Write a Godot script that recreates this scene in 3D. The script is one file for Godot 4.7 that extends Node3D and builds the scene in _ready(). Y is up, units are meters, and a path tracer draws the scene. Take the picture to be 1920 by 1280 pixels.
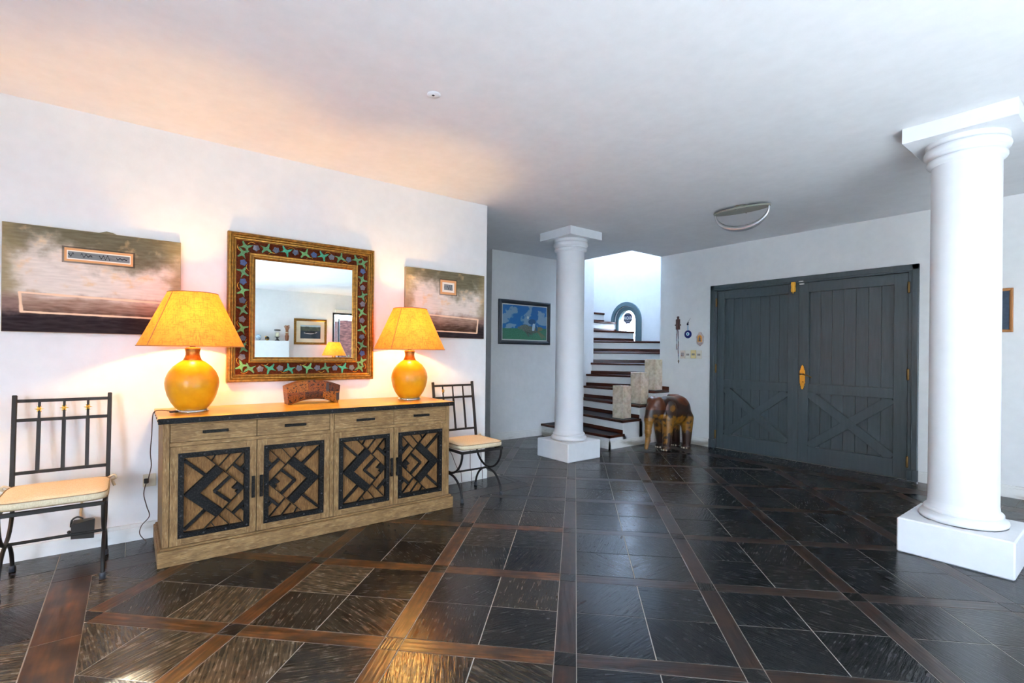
extends Node3D

const WZ := -3.976      # plaster face of the lamp wall
const DX := 6.137       # plaster face of the entrance wall
const CH := 2.66        # ceiling height
var M := {}
var used := {}
var rng := RandomNumberGenerator.new()

func _ready() -> void:
	rng.seed = 20240611
	# ---- camera
	var f := 924.49
	var cam := Camera3D.new()
	cam.name = "camera"
	cam.projection = Camera3D.PROJECTION_FRUSTUM
	cam.near = 0.05
	cam.far = 200.0
	cam.size = 0.05 * 1280.0 / f
	cam.frustum_offset = Vector2(0, 0.05 * 22.3 / f)
	cam.transform = Transform3D(Basis(Vector3.UP, -deg_to_rad(37.6636)) * Basis(Vector3.BACK, 0.0105), Vector3(0, 1.22, 0))
	add_child(cam)
	# ---- sky, sun, exposure
	var env := Environment.new()
	env.background_mode = Environment.BG_SKY
	var sm := ProceduralSkyMaterial.new()
	sm.sky_top_color = Color(0.66, 0.78, 0.95)
	sm.sky_horizon_color = Color(0.86, 0.92, 1.0)
	sm.sky_curve = 0.25
	sm.ground_bottom_color = Color(0.45, 0.46, 0.44)
	sm.ground_horizon_color = Color(0.62, 0.66, 0.68)
	sm.sun_angle_max = 1.0
	sm.sky_energy_multiplier = 5.0
	sm.ground_energy_multiplier = 2.0
	var sky := Sky.new()
	sky.sky_material = sm
	env.sky = sky
	env.tonemap_mode = Environment.TONE_MAPPER_LINEAR
	env.tonemap_exposure = 1.33
	env.sdfgi_enabled = true
	env.ssao_enabled = true
	env.ssil_enabled = true
	var we := WorldEnvironment.new()
	we.name = "environment"
	we.environment = env
	add_child(we)
	var sun := DirectionalLight3D.new()
	sun.name = "sun"
	sun.light_energy = 63.0
	sun.light_color = Color(0.90, 0.955, 1.0)
	sun.light_angular_distance = 0.53
	sun.shadow_enabled = true
	var sd := Vector3(1.0, -0.36, -0.15)
	sun.transform = Transform3D(Basis.looking_at(sd.normalized(), Vector3.UP), Vector3(-6, 6, 4))
	add_child(sun)
	make_materials()
	build_shell()
	build_floor()
	build_columns()
	build_stairs()
	build_front_door()
	build_sideboard()
	build_mirror()
	build_lamps()
	build_chairs()
	build_paintings()
	build_elephant()
	build_lanterns()
	build_wood_arch()
	build_ceiling_light()
	build_wall_trinkets()
	build_cables()
	build_far_side()

# ------------------------------------------------------------------ scene tree helpers
func numbered(called: String) -> String:
	if not used.has(called):
		used[called] = 0
		return called
	used[called] += 1
	return "%s_%03d" % [called, used[called]]

func tag(o: Node, label: String, category: String, group := "", kind := "") -> Node:
	o.set_meta("label", label)
	if category: o.set_meta("category", category)
	if group: o.set_meta("group", group)
	if kind: o.set_meta("kind", kind)
	return o

func thing(called: String, at: Vector3, label: String, category: String, group := "", turn := 0.0, kind := "") -> Node3D:
	var o := Node3D.new()
	o.name = numbered(called)
	o.position = at
	o.rotation.y = turn
	add_child(o)
	tag(o, label, category, group, kind)
	return o

func obj(called: String, s: SurfaceTool, m: Material, parent: Node = null, at := Vector3.ZERO) -> MeshInstance3D:
	var o := MeshInstance3D.new()
	o.mesh = s.commit()
	o.material_override = m
	o.position = at
	if parent == null:
		o.name = numbered(called)
		add_child(o)
	else:
		o.name = called
		parent.add_child(o, true)
	return o

func part(called: String, mesh: Mesh, m: Material, parent: Node, xf := Transform3D.IDENTITY) -> MeshInstance3D:
	var o := MeshInstance3D.new()
	o.mesh = mesh
	o.material_override = m
	o.transform = xf
	o.name = called
	parent.add_child(o, true)
	return o

# ------------------------------------------------------------------ mesh helpers
func S() -> SurfaceTool:
	var s := SurfaceTool.new()
	s.begin(Mesh.PRIMITIVE_TRIANGLES)
	return s

func tri(s: SurfaceTool, a: Vector3, b: Vector3, c: Vector3, na: Vector3, nb: Vector3, nc: Vector3, ua := Vector2.ZERO, ub := Vector2.ZERO, uc := Vector2.ZERO) -> void:
	var flip := (b - a).cross(c - a).dot(na + nb + nc) > 0.0
	s.set_normal(na); s.set_uv(ua); s.add_vertex(a)
	if flip:
		s.set_normal(nc); s.set_uv(uc); s.add_vertex(c)
		s.set_normal(nb); s.set_uv(ub); s.add_vertex(b)
	else:
		s.set_normal(nb); s.set_uv(ub); s.add_vertex(b)
		s.set_normal(nc); s.set_uv(uc); s.add_vertex(c)

func quad(s: SurfaceTool, a: Vector3, b: Vector3, c: Vector3, d: Vector3, out: Vector3, uvs := [Vector2(0, 1), Vector2(1, 1), Vector2(1, 0), Vector2(0, 0)]) -> void:
	var n := (b - a).cross(c - a)
	if n.length_squared() < 1e-14: n = (c - a).cross(d - a)
	n = n.normalized()
	if n.dot(out) < 0: n = -n
	tri(s, a, b, c, n, n, n, uvs[0], uvs[1], uvs[2])
	tri(s, a, c, d, n, n, n, uvs[0], uvs[2], uvs[3])

# a box with chamfered edges
func box(s: SurfaceTool, c: Vector3, z: Vector3, bv := 0.0, xf := Transform3D.IDENTITY) -> void:
	var h := z * 0.5
	var b := minf(bv, minf(h.x, minf(h.y, h.z)) * 0.9)
	var P := func(i: int, si: float, ji: float, ki: float, ins_i: float, ins_j: float, ins_k: float) -> Vector3:
		var v := Vector3.ZERO
		v[i] = si * (h[i] - ins_i)
		v[(i + 1) % 3] = ji * (h[(i + 1) % 3] - ins_j)
		v[(i + 2) % 3] = ki * (h[(i + 2) % 3] - ins_k)
		return xf * (c + v)
	for i in 3:
		for sg in [-1.0, 1.0]:
			var n := Vector3.ZERO
			n[i] = sg
			quad(s, P.call(i, sg, -1.0, -1.0, 0.0, b, b), P.call(i, sg, 1.0, -1.0, 0.0, b, b), P.call(i, sg, 1.0, 1.0, 0.0, b, b), P.call(i, sg, -1.0, 1.0, 0.0, b, b), xf.basis * n)
			if b > 0.0:
				for sj in [-1.0, 1.0]:
					n = Vector3.ZERO
					n[i] = sg
					n[(i + 1) % 3] = sj
					quad(s, P.call(i, sg, sj, -1.0, 0.0, b, b), P.call(i, sg, sj, 1.0, 0.0, b, b), P.call(i, sg, sj, 1.0, b, 0.0, b), P.call(i, sg, sj, -1.0, b, 0.0, b), xf.basis * n)
	if b > 0.0:
		for sx in [-1.0, 1.0]:
			for sy in [-1.0, 1.0]:
				for sz in [-1.0, 1.0]:
					var n := (xf.basis * Vector3(sx, sy, sz)).normalized()
					tri(s, P.call(0, sx, sy, sz, 0.0, b, b), P.call(0, sx, sy, sz, b, 0.0, b), P.call(0, sx, sy, sz, b, b, 0.0), n, n, n)

func bx(lo: Vector3, hi: Vector3, bv := 0.0) -> SurfaceTool:
	var s := S()
	box(s, (lo + hi) * 0.5, hi - lo, bv)
	return s

func ab(s: SurfaceTool, lo: Vector3, hi: Vector3, bv := 0.0) -> void:
	box(s, (lo + hi) * 0.5, hi - lo, bv)

# flat bar from a to b: width w across, thickness t along n
func bar(s: SurfaceTool, a: Vector3, b: Vector3, w: float, t: float, n: Vector3, bv := 0.0) -> void:
	var d := (b - a).normalized()
	var nn := (n - d * n.dot(d)).normalized()
	box(s, Vector3.ZERO, Vector3((b - a).length(), w, t), bv, Transform3D(Basis(d, nn.cross(d), nn), (a + b) * 0.5))

func inset(p: PackedVector2Array, d: float) -> PackedVector2Array:
	var q := PackedVector2Array()
	var n := p.size()
	var area := 0.0
	for i in n: area += p[i].cross(p[(i + 1) % n])
	var sg := 1.0 if area > 0 else -1.0
	for i in n:
		var e0 := (p[i] - p[(i + n - 1) % n]).normalized()
		var e1 := (p[(i + 1) % n] - p[i]).normalized()
		var n0 := Vector2(-e0.y, e0.x) * sg
		var n1 := Vector2(-e1.y, e1.x) * sg
		var m := n0 + n1
		var k := m.dot(n0)
		q.append(p[i] + m * (d / maxf(k, 0.35)))
	return q

# polygon in local XY, extruded along local Z from z0 (back) to z1 (front), front edge chamfered by bv
func prism(s: SurfaceTool, p: PackedVector2Array, z0: float, z1: float, xf := Transform3D.IDENTITY, bv := 0.0, uvf := Transform2D.IDENTITY, closed_back := true) -> void:
	var n := p.size()
	var top := inset(p, bv) if bv > 0.0 else p
	var t := Geometry2D.triangulate_polygon(top)
	var nf := xf.basis * Vector3(0, 0, signf(z1 - z0))
	for i in range(0, t.size(), 3):
		var a := top[t[i]]; var b := top[t[i + 1]]; var c := top[t[i + 2]]
		tri(s, xf * Vector3(a.x, a.y, z1), xf * Vector3(b.x, b.y, z1), xf * Vector3(c.x, c.y, z1), nf, nf, nf, uvf * a, uvf * b, uvf * c)
	if closed_back:
		t = Geometry2D.triangulate_polygon(p)
		for i in range(0, t.size(), 3):
			var a := p[t[i]]; var b := p[t[i + 1]]; var c := p[t[i + 2]]
			tri(s, xf * Vector3(a.x, a.y, z0), xf * Vector3(b.x, b.y, z0), xf * Vector3(c.x, c.y, z0), -nf, -nf, -nf, uvf * a, uvf * b, uvf * c)
	var area := 0.0
	for i in n: area += p[i].cross(p[(i + 1) % n])
	var zb := z1 - signf(z1 - z0) * bv
	for i in n:
		var j := (i + 1) % n
		var e := (p[j] - p[i]).normalized()
		var o2 := Vector2(e.y, -e.x) * (1.0 if area > 0 else -1.0)
		var out := xf.basis * Vector3(o2.x, o2.y, 0)
		var uv := [uvf * p[i], uvf * p[j], uvf * p[j], uvf * p[i]]
		quad(s, xf * Vector3(p[i].x, p[i].y, z0), xf * Vector3(p[j].x, p[j].y, z0), xf * Vector3(p[j].x, p[j].y, zb), xf * Vector3(p[i].x, p[i].y, zb), out, uv)
		if bv > 0.0:
			quad(s, xf * Vector3(p[i].x, p[i].y, zb), xf * Vector3(p[j].x, p[j].y, zb), xf * Vector3(top[j].x, top[j].y, z1), xf * Vector3(top[i].x, top[i].y, z1), out + nf, uv)

# surface of revolution about local Y: profile of (radius, height), smooth; a repeated point makes a crease
func lathe(s: SurfaceTool, prof: Array, seg := 32, xf := Transform3D.IDENTITY) -> void:
	var n := prof.size()
	for i in n - 1:
		var p: Vector2 = prof[i]
		var q: Vector2 = prof[i + 1]
		if p.distance_to(q) < 1e-6: continue
		var d := (q - p).normalized()
		var t0 := d
		var t1 := d
		if i > 0 and prof[i - 1].distance_to(p) > 1e-6: t0 = (d + (p - prof[i - 1]).normalized()).normalized()
		if i < n - 2 and prof[i + 2].distance_to(q) > 1e-6: t1 = (d + (prof[i + 2] - q).normalized()).normalized()
		var n0 := Vector2(t0.y, -t0.x)
		var n1 := Vector2(t1.y, -t1.x)
		for k in seg:
			var a := TAU * k / seg
			var b := TAU * (k + 1) / seg
			var ca := Vector3(cos(a), 0, sin(a)); var cb := Vector3(cos(b), 0, sin(b))
			var P := func(c: Vector3, v: Vector2) -> Vector3: return xf * (c * v.x + Vector3.UP * v.y)
			var N := func(c: Vector3, v: Vector2) -> Vector3: return (xf.basis * (c * v.x + Vector3.UP * v.y)).normalized()
			var u0 := float(k) / seg; var u1 := float(k + 1) / seg
			var v0 := float(i) / (n - 1); var v1 := float(i + 1) / (n - 1)
			tri(s, P.call(ca, p), P.call(cb, p), P.call(cb, q), N.call(ca, n0), N.call(cb, n0), N.call(cb, n1), Vector2(u0, v0), Vector2(u1, v0), Vector2(u1, v1))
			tri(s, P.call(ca, p), P.call(cb, q), P.call(ca, q), N.call(ca, n0), N.call(cb, n1), N.call(ca, n1), Vector2(u0, v0), Vector2(u1, v1), Vector2(u0, v1))

func tube(s: SurfaceTool, pts: Array, r, seg := 8, caps := true) -> void:
	var n := pts.size()
	var up := Vector3.UP
	var rings := []
	for i in n:
		var d: Vector3 = ((pts[mini(i + 1, n - 1)] as Vector3) - (pts[maxi(i - 1, 0)] as Vector3)).normalized()
		if i == 0:
			up = Vector3.RIGHT if absf(d.dot(Vector3.UP)) > 0.9 else Vector3.UP
		up = (up - d * up.dot(d)).normalized()
		var sd := d.cross(up)
		var rr: float = r[i] if r is Array else r
		var ring := []
		for k in seg:
			var a := TAU * k / seg
			var o := up * cos(a) + sd * sin(a)
			ring.append([pts[i] + o * rr, o])
		rings.append(ring)
	for i in n - 1:
		for k in seg:
			var k2 := (k + 1) % seg
			var a = rings[i][k]; var b = rings[i][k2]; var c = rings[i + 1][k2]; var d = rings[i + 1][k]
			tri(s, a[0], b[0], c[0], a[1], b[1], c[1])
			tri(s, a[0], c[0], d[0], a[1], c[1], d[1])
	if caps:
		for e in [0, n - 1]:
			var nn: Vector3 = ((pts[0] as Vector3) - pts[1]).normalized() if e == 0 else ((pts[n - 1] as Vector3) - pts[n - 2]).normalized()
			for k in seg:
				tri(s, pts[e], rings[e][k][0], rings[e][(k + 1) % seg][0], nn, nn, nn)

func smooth_path(p: Array, sub := 6) -> Array:
	var out := []
	for i in p.size() - 1:
		var a: Vector3 = p[maxi(i - 1, 0)]; var b: Vector3 = p[i]; var c: Vector3 = p[i + 1]; var d: Vector3 = p[mini(i + 2, p.size() - 1)]
		for k in sub:
			out.append(b.cubic_interpolate(c, a, d, float(k) / sub))
	out.append(p[-1])
	return out

func ball(s: SurfaceTool, c: Vector3, r: Vector3, seg := 12, rows := 8) -> void:
	var prof := []
	for i in rows + 1:
		var a := -PI / 2 + PI * i / rows
		prof.append(Vector2(cos(a), sin(a)))
	lathe(s, prof, seg, Transform3D(Basis.from_scale(r), c))

# a soft cushion: a rounded block whose top domes slightly
func pillow(s: SurfaceTool, c: Vector3, z: Vector3, puff := 0.15, n := 14) -> void:
	var e := 0.28
	var P := func(u: float, v: float) -> Vector3:
		var a := TAU * u; var b := -PI / 2 + PI * v
		var cu := signf(cos(a)) * pow(absf(cos(a)), e); var su := signf(sin(a)) * pow(absf(sin(a)), e)
		var cv := pow(absf(cos(b)), e * 1.3); var sv := signf(sin(b)) * pow(absf(sin(b)), 0.55)
		var x := cu * cv; var y := su * cv
		return c + Vector3(x * z.x * 0.5, sv * z.y * 0.5 * (1.0 + puff * (1.0 - x * x) * (1.0 - y * y)), y * z.z * 0.5)
	var nu := n * 4
	for i in nu:
		for j in n:
			var u0 := float(i) / nu; var u1 := float(i + 1) / nu; var v0 := float(j) / n; var v1 := float(j + 1) / n
			var q := [P.call(u0, v0), P.call(u1, v0), P.call(u1, v1), P.call(u0, v1)]
			var ns := []
			for k in 4:
				var uu: float = [u0, u1, u1, u0][k]; var vv: float = [v0, v0, v1, v1][k]
				var du: Vector3 = P.call(uu + 0.004, vv) - P.call(uu - 0.004, vv)
				var dv: Vector3 = P.call(uu, minf(vv + 0.01, 1.0)) - P.call(uu, maxf(vv - 0.01, 0.0))
				var nn := du.cross(dv)
				var o: Vector3 = (q[k] - c) / z
				if nn.length_squared() < 1e-16: nn = o
				if nn.dot(o) < 0: nn = -nn
				ns.append(nn.normalized())
			tri(s, q[0], q[1], q[2], ns[0], ns[1], ns[2])
			tri(s, q[0], q[2], q[3], ns[0], ns[2], ns[3])

# a moulding of profile (inset, height) mitred round a rectangle w x h in the XY plane
func mitre(s: SurfaceTool, w: float, h: float, prof: Array, xf := Transform3D.IDENTITY) -> void:
	for i in prof.size() - 1:
		var p: Vector2 = prof[i]; var q: Vector2 = prof[i + 1]
		var d := (q - p).normalized()
		for k in 4:
			var R := Basis(Vector3.BACK, PI / 2 * k)
			var hw := (w if k % 2 == 0 else h) * 0.5
			var hh := (h if k % 2 == 0 else w) * 0.5
			var C := func(v: Vector2, sg: float) -> Vector3: return xf * (R * Vector3(sg * (hw - v.x), hh - v.x, v.y))
			quad(s, C.call(p, -1.0), C.call(p, 1.0), C.call(q, 1.0), C.call(q, -1.0), xf.basis * (R * Vector3(0, d.y, d.x)), [Vector2(0, p.x), Vector2(2 * hw, p.x), Vector2(2 * hw, q.x), Vector2(0, q.x)])

func arch_pts(w: float, h: float, n := 16) -> PackedVector2Array:
	var p := PackedVector2Array([Vector2(w / 2, 0)])
	for i in n + 1:
		var a := PI * i / n
		p.append(Vector2(cos(a) * w / 2, h - w / 2 + sin(a) * w / 2))
	p.append(Vector2(-w / 2, 0))
	return p

# ------------------------------------------------------------------ textures and materials
func nb(w: int, h: int, sd: int, freq: float, oct := 4, sx := 1.0, sy := 1.0, type := FastNoiseLite.TYPE_SIMPLEX_SMOOTH) -> PackedByteArray:
	var n := FastNoiseLite.new()
	n.seed = sd
	n.noise_type = type
	n.frequency = freq
	n.fractal_octaves = oct
	var im := n.get_seamless_image(maxi(8, int(w / sx)), maxi(8, int(h / sy)))
	im.convert(Image.FORMAT_L8)
	im.resize(w, h, Image.INTERPOLATE_CUBIC)
	return im.get_data()

func tex(w: int, h: int, f: Callable, mip := true) -> ImageTexture:
	var b := PackedByteArray()
	b.resize(w * h * 3)
	for y in h:
		for x in w:
			var c: Vector3 = f.call(x, y, y * w + x)
			var i := (y * w + x) * 3
			b[i] = int(clampf(c.x, 0.0, 255.0)); b[i + 1] = int(clampf(c.y, 0.0, 255.0)); b[i + 2] = int(clampf(c.z, 0.0, 255.0))
	var im := Image.create_from_data(w, h, false, Image.FORMAT_RGB8, b)
	if mip: im.generate_mipmaps()
	return ImageTexture.create_from_image(im)

func normal_tex(w: int, h: int, a: PackedByteArray, k: float) -> ImageTexture:
	var im := Image.create_from_data(w, h, false, Image.FORMAT_L8, a)
	im.convert(Image.FORMAT_RGBA8)
	im.bump_map_to_normal_map(k)
	return ImageTexture.create_from_image(im)

func mat(c: Color, rough := 0.6, metal := 0.0, t: Texture2D = null) -> StandardMaterial3D:
	var m := StandardMaterial3D.new()
	m.albedo_color = c
	m.roughness = rough
	m.metallic = metal
	if t: m.albedo_texture = t
	return m

func rgb(r: int, g: int, b: int) -> Color:
	return Color(r / 255.0, g / 255.0, b / 255.0)

func tri_map(m: StandardMaterial3D, sc: Vector3, world := false) -> StandardMaterial3D:
	m.uv1_triplanar = true
	m.uv1_world_triplanar = world
	m.uv1_scale = sc
	return m

func bump(m: StandardMaterial3D, t: Texture2D, k := 1.0) -> StandardMaterial3D:
	m.normal_enabled = true
	m.normal_texture = t
	m.normal_scale = k
	return m

func mixv(a: Vector3, b: Vector3, t: float) -> Vector3:
	return a.lerp(b, clampf(t, 0.0, 1.0))

func make_materials() -> void:
	# plaster: trowelled white paint with grime in patches
	var p1 := nb(512, 512, 3, 0.02, 5)
	var p2 := nb(512, 512, 4, 0.006, 3)
	var pn := normal_tex(512, 512, p1, 2.5)
	var pc := tex(512, 512, func(x, y, i): return Vector3(1, 1, 1) * (247.0 + (p2[i] - 128) * 0.02 + (p1[i] - 128) * 0.02))
	for d in [["wall", rgb(236, 235, 232)], ["ceiling", rgb(240, 240, 240)], ["column", rgb(240, 241, 242)]]:
		M[d[0]] = bump(tri_map(mat(d[1], 0.85, 0.0, pc), Vector3.ONE * 0.9, true), pn, 0.15)
	# baseboards: the same paint, scuffed and dirty in blotches
	var g1 := nb(512, 512, 8, 0.012, 5, 4.0, 1.0)
	var sc := tex(512, 512, func(x, y, i):
		var k := smoothstep(0.46, 0.88, g1[i] / 255.0)
		return mixv(Vector3(228, 226, 220), Vector3(150, 140, 126), k))
	M.baseboard = bump(tri_map(mat(Color.WHITE, 0.8, 0.0, sc), Vector3.ONE * 0.6, true), pn, 0.4)
	# slate: riven, streaked along the cleft
	var s1 := nb(768, 768, 21, 0.06, 4, 12.0, 1.0)
	var s2 := nb(768, 768, 22, 0.012, 4)
	var s3 := nb(768, 768, 23, 0.16, 3, 5.0, 1.0)
	var sh := PackedByteArray()
	sh.resize(768 * 768)
	for i in sh.size(): sh[i] = clampi(int(s1[i] * 0.62 + s3[i] * 0.23 + s2[i] * 0.15), 0, 255)
	var sn := normal_tex(768, 768, sh, 5.0)
	var sr := tex(768, 768, func(x, y, i):
		var v := 0.22 + 0.20 * (s1[i] / 255.0 - 0.5) + 0.14 * (s2[i] / 255.0 - 0.5)
		return Vector3.ONE * 255.0 * clampf(v, 0.10, 0.5))
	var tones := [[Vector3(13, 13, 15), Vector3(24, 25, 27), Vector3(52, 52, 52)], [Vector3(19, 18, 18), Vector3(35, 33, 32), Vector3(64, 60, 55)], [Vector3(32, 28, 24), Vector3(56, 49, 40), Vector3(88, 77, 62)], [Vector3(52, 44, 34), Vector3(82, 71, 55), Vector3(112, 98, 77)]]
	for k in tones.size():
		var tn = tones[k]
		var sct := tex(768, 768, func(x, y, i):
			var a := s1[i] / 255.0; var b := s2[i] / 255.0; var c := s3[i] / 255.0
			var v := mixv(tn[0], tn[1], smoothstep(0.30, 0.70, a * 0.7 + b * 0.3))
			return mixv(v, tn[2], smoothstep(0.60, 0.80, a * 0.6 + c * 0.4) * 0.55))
		var m := mat(Color.WHITE, 1.0, 0.0, sct)
		m.roughness_texture = sr
		m.roughness_texture_channel = BaseMaterial3D.TEXTURE_CHANNEL_RED
		m.metallic_specular = 0.4
		M["slate%d" % k] = bump(m, sn, 0.22)
	M.grout = mat(rgb(158, 152, 142), 0.9)
	# floor strips of waxed hardwood, worn through in blotches
	var w1 := nb(512, 512, 31, 0.05, 4, 10.0, 1.0)
	var w2 := nb(512, 512, 32, 0.012, 4)
	for k in 2:
		var wa: Vector3 = [Vector3(24, 15, 11), Vector3(44, 27, 15)][k]
		var wb: Vector3 = [Vector3(60, 36, 23), Vector3(116, 72, 35)][k]
		var wt := tex(512, 512, func(x, y, i): return mixv(wa, wb, 0.3 + 0.9 * (w1[i] / 255.0 - 0.5) + 0.9 * (w2[i] / 255.0 - 0.45)))
		M["strip%d" % k] = bump(mat(Color.WHITE, 0.3, 0.0, wt), normal_tex(512, 512, w1, 2.0), 0.3)
	# limed oak
	var o1 := nb(512, 512, 41, 0.06, 4, 14.0, 1.0)
	var o2 := nb(512, 512, 42, 0.15, 3, 8.0, 1.0)
	var o3 := nb(512, 512, 43, 0.01, 3)
	var oak := func(x, y, i):
		var v := mixv(Vector3(112, 84, 52), Vector3(146, 115, 76), 0.5 + 1.0 * (o1[i] / 255.0 - 0.5) + 0.8 * (o3[i] / 255.0 - 0.5))
		v = mixv(v, Vector3(84, 60, 36), smoothstep(0.62, 0.8, o2[i] / 255.0) * 0.6)
		return mixv(v, Vector3(182, 164, 132), smoothstep(0.66, 0.82, 1.0 - o2[i] / 255.0) * 0.45)
	var oh := tex(512, 512, oak)
	var imv: Image = oh.get_image().duplicate()
	imv.clear_mipmaps()
	imv.rotate_90(CLOCKWISE)
	imv.generate_mipmaps()
	var ov := ImageTexture.create_from_image(imv)
	var on_ := normal_tex(512, 512, o2, 2.0)
	M.oak_h = bump(tri_map(mat(Color.WHITE, 0.55, 0.0, oh), Vector3.ONE * 1.6), on_, 0.25)
	M.oak_v = tri_map(mat(Color.WHITE, 0.55, 0.0, ov), Vector3.ONE * 1.6)
	var otp := tex(512, 512, func(x, y, i): return mixv(Vector3(196, 140, 40), Vector3(226, 174, 62), 0.5 + 1.0 * (o1[i] / 255.0 - 0.5) + 0.8 * (o3[i] / 255.0 - 0.5)))
	M.oak_top = tri_map(mat(Color.WHITE, 0.28, 0.0, otp), Vector3.ONE * 1.1)
	M.oak_panel = tri_map(mat(rgb(240, 222, 200), 0.62, 0.0, ov), Vector3.ONE * 2.2)
	# blackened iron
	var i1 := nb(256, 256, 51, 0.05, 4)
	var it := tex(256, 256, func(x, y, i): return mixv(Vector3(14, 14, 14), Vector3(42, 40, 39), smoothstep(0.35, 0.8, i1[i] / 255.0)))
	M.iron = bump(tri_map(mat(Color.WHITE, 0.5, 0.0, it), Vector3.ONE * 6.0), normal_tex(256, 256, i1, 3.0), 0.4)
	M.iron.metallic_specular = 0.25
	for q in [M.oak_h, M.oak_v, M.oak_panel]: q.metallic_specular = 0.3
	M.stud = mat(rgb(70, 70, 72), 0.32, 0.8)
	M.chair_iron = mat(rgb(34, 31, 28), 0.5)
	M.chair_iron.metallic_specular = 0.35
	# cloth
	var c1 := nb(256, 256, 61, 0.2, 2, 6.0, 1.0)
	var c2 := nb(256, 256, 62, 0.2, 2, 1.0, 6.0)
	var cb := PackedByteArray()
	cb.resize(256 * 256)
	for i in cb.size(): cb[i] = (c1[i] + c2[i]) / 2
	var ct := tex(256, 256, func(x, y, i): return mixv(Vector3(188, 170, 138), Vector3(222, 208, 178), 0.5 + 1.6 * (cb[i] / 255.0 - 0.5)))
	M.linen = bump(tri_map(mat(Color.WHITE, 0.9, 0.0, ct), Vector3.ONE * 5.0), normal_tex(256, 256, cb, 2.0), 0.5)
	M.piping = mat(rgb(140, 122, 92), 0.9)
	# gilding
	var au := nb(256, 256, 71, 0.03, 4)
	var at := tex(256, 256, func(x, y, i): return mixv(Vector3(104, 72, 28), Vector3(160, 116, 46), 0.5 + 1.2 * (au[i] / 255.0 - 0.5)))
	M.gold = tri_map(mat(Color.WHITE, 0.36, 0.75, at), Vector3.ONE * 4.0)
	M.gold_bright = mat(rgb(226, 170, 66), 0.25, 0.9)
	M.brass = mat(rgb(226, 178, 76), 0.2, 1.0)
	M.brass_dark = mat(rgb(112, 86, 48), 0.4, 0.9)
	M.chrome = mat(rgb(200, 202, 204), 0.15, 1.0)
	var rb := nb(256, 256, 72, 0.05, 4)
	var rt := tex(256, 256, func(x, y, i): return mixv(Vector3(46, 18, 9), Vector3(88, 38, 15), rb[i] / 255.0))
	M.inlay = tri_map(mat(Color.WHITE, 0.6, 0.0, rt), Vector3.ONE * 4.0)
	M.inlay.metallic_specular = 0.15
	var en := nb(256, 256, 73, 0.06, 3)
	for d in [["bird0", Vector3(66, 142, 114)], ["bird1", Vector3(98, 148, 96)], ["bird2", Vector3(84, 128, 92)], ["flower0", Vector3(66, 84, 120)], ["flower1", Vector3(100, 102, 110)], ["flower2", Vector3(82, 90, 106)]]:
		var et := tex(256, 256, func(x, y, i): return mixv(d[1] * 0.78, d[1] * 1.14, en[i] / 255.0))
		M[d[0]] = tri_map(mat(Color.WHITE, 0.55, 0.0, et), Vector3.ONE * 8.0)
		M[d[0]].metallic_specular = 0.2
	M.mirror = mat(rgb(206, 214, 216), 0.0, 1.0)
	# lamps
	var g2 := nb(256, 256, 81, 0.02, 3)
	var gt := tex(256, 256, func(x, y, i): return mixv(Vector3(180, 122, 12), Vector3(198, 144, 26), g2[i] / 255.0))
	M.glaze = tri_map(mat(Color.WHITE, 0.3, 0.0, gt), Vector3.ONE * 3.0)
	M.glaze.clearcoat_enabled = true
	M.glaze.clearcoat = 0.2
	M.glaze.clearcoat_roughness = 0.2
	M.glaze.metallic_specular = 0.3
	var l1 := nb(512, 512, 82, 0.09, 4, 6.0, 1.0)
	var l2 := nb(512, 512, 83, 0.09, 4, 1.0, 6.0)
	var l3 := nb(512, 512, 84, 0.012, 4)
	var lt := tex(512, 512, func(x, y, i):
		var v := maxf(l1[i], l2[i]) / 255.0
		return mixv(Vector3(230, 152, 50), Vector3(172, 94, 24), smoothstep(0.5, 0.85, v) * 0.7 + 0.6 * (l3[i] / 255.0 - 0.45)))
	M.shade = tri_map(mat(Color.WHITE, 0.75, 0.0, lt), Vector3.ONE * 2.4)
	M.shade.backlight_enabled = true
	M.shade.backlight = Color(0.66, 0.62, 0.50)
	M.shade.cull_mode = BaseMaterial3D.CULL_DISABLED
	M.trim_gold = mat(rgb(148, 104, 52), 0.5)
	M.cord = mat(rgb(70, 46, 26), 0.6)
	M.black = mat(rgb(22, 21, 21), 0.45)
	M.rubber = mat(rgb(46, 50, 56), 0.5)
	# door paint
	var d1 := nb(512, 512, 91, 0.05, 4, 1.0, 12.0)
	var dt := tex(512, 512, func(x, y, i): return mixv(Vector3(56, 66, 69), Vector3(67, 77, 80), d1[i] / 255.0))
	M.door = bump(tri_map(mat(Color.WHITE, 0.34, 0.0, dt), Vector3.ONE * 1.2), normal_tex(512, 512, d1, 1.5), 0.18)
	M.arch_paint = mat(rgb(78, 100, 106), 0.4)
	# stair timber
	var t1 := nb(256, 256, 95, 0.08, 4, 10.0, 1.0)
	var tt := tex(256, 256, func(x, y, i): return mixv(Vector3(44, 20, 14), Vector3(86, 42, 28), t1[i] / 255.0))
	M.mahogany = tri_map(mat(Color.WHITE, 0.25, 0.0, tt), Vector3.ONE * 2.0)
	M.tread = mat(rgb(32, 28, 28), 0.5)
	M.tread.metallic_specular = 0.2
	M.mahogany.metallic_specular = 0.3
	# alabaster, burl
	var a1 := nb(256, 256, 101, 0.012, 4)
	var a2 := nb(256, 256, 102, 0.06, 3)
	var ast := tex(256, 256, func(x, y, i): return mixv(Vector3(222, 206, 186), Vector3(182, 160, 134), smoothstep(0.2, 1.0, a1[i] / 255.0 * 0.75 + a2[i] / 255.0 * 0.25)))
	M.alabaster = tri_map(mat(Color.WHITE, 0.5, 0.0, ast), Vector3.ONE * 3.5)
	M.alabaster.subsurf_scatter_enabled = true
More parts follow.
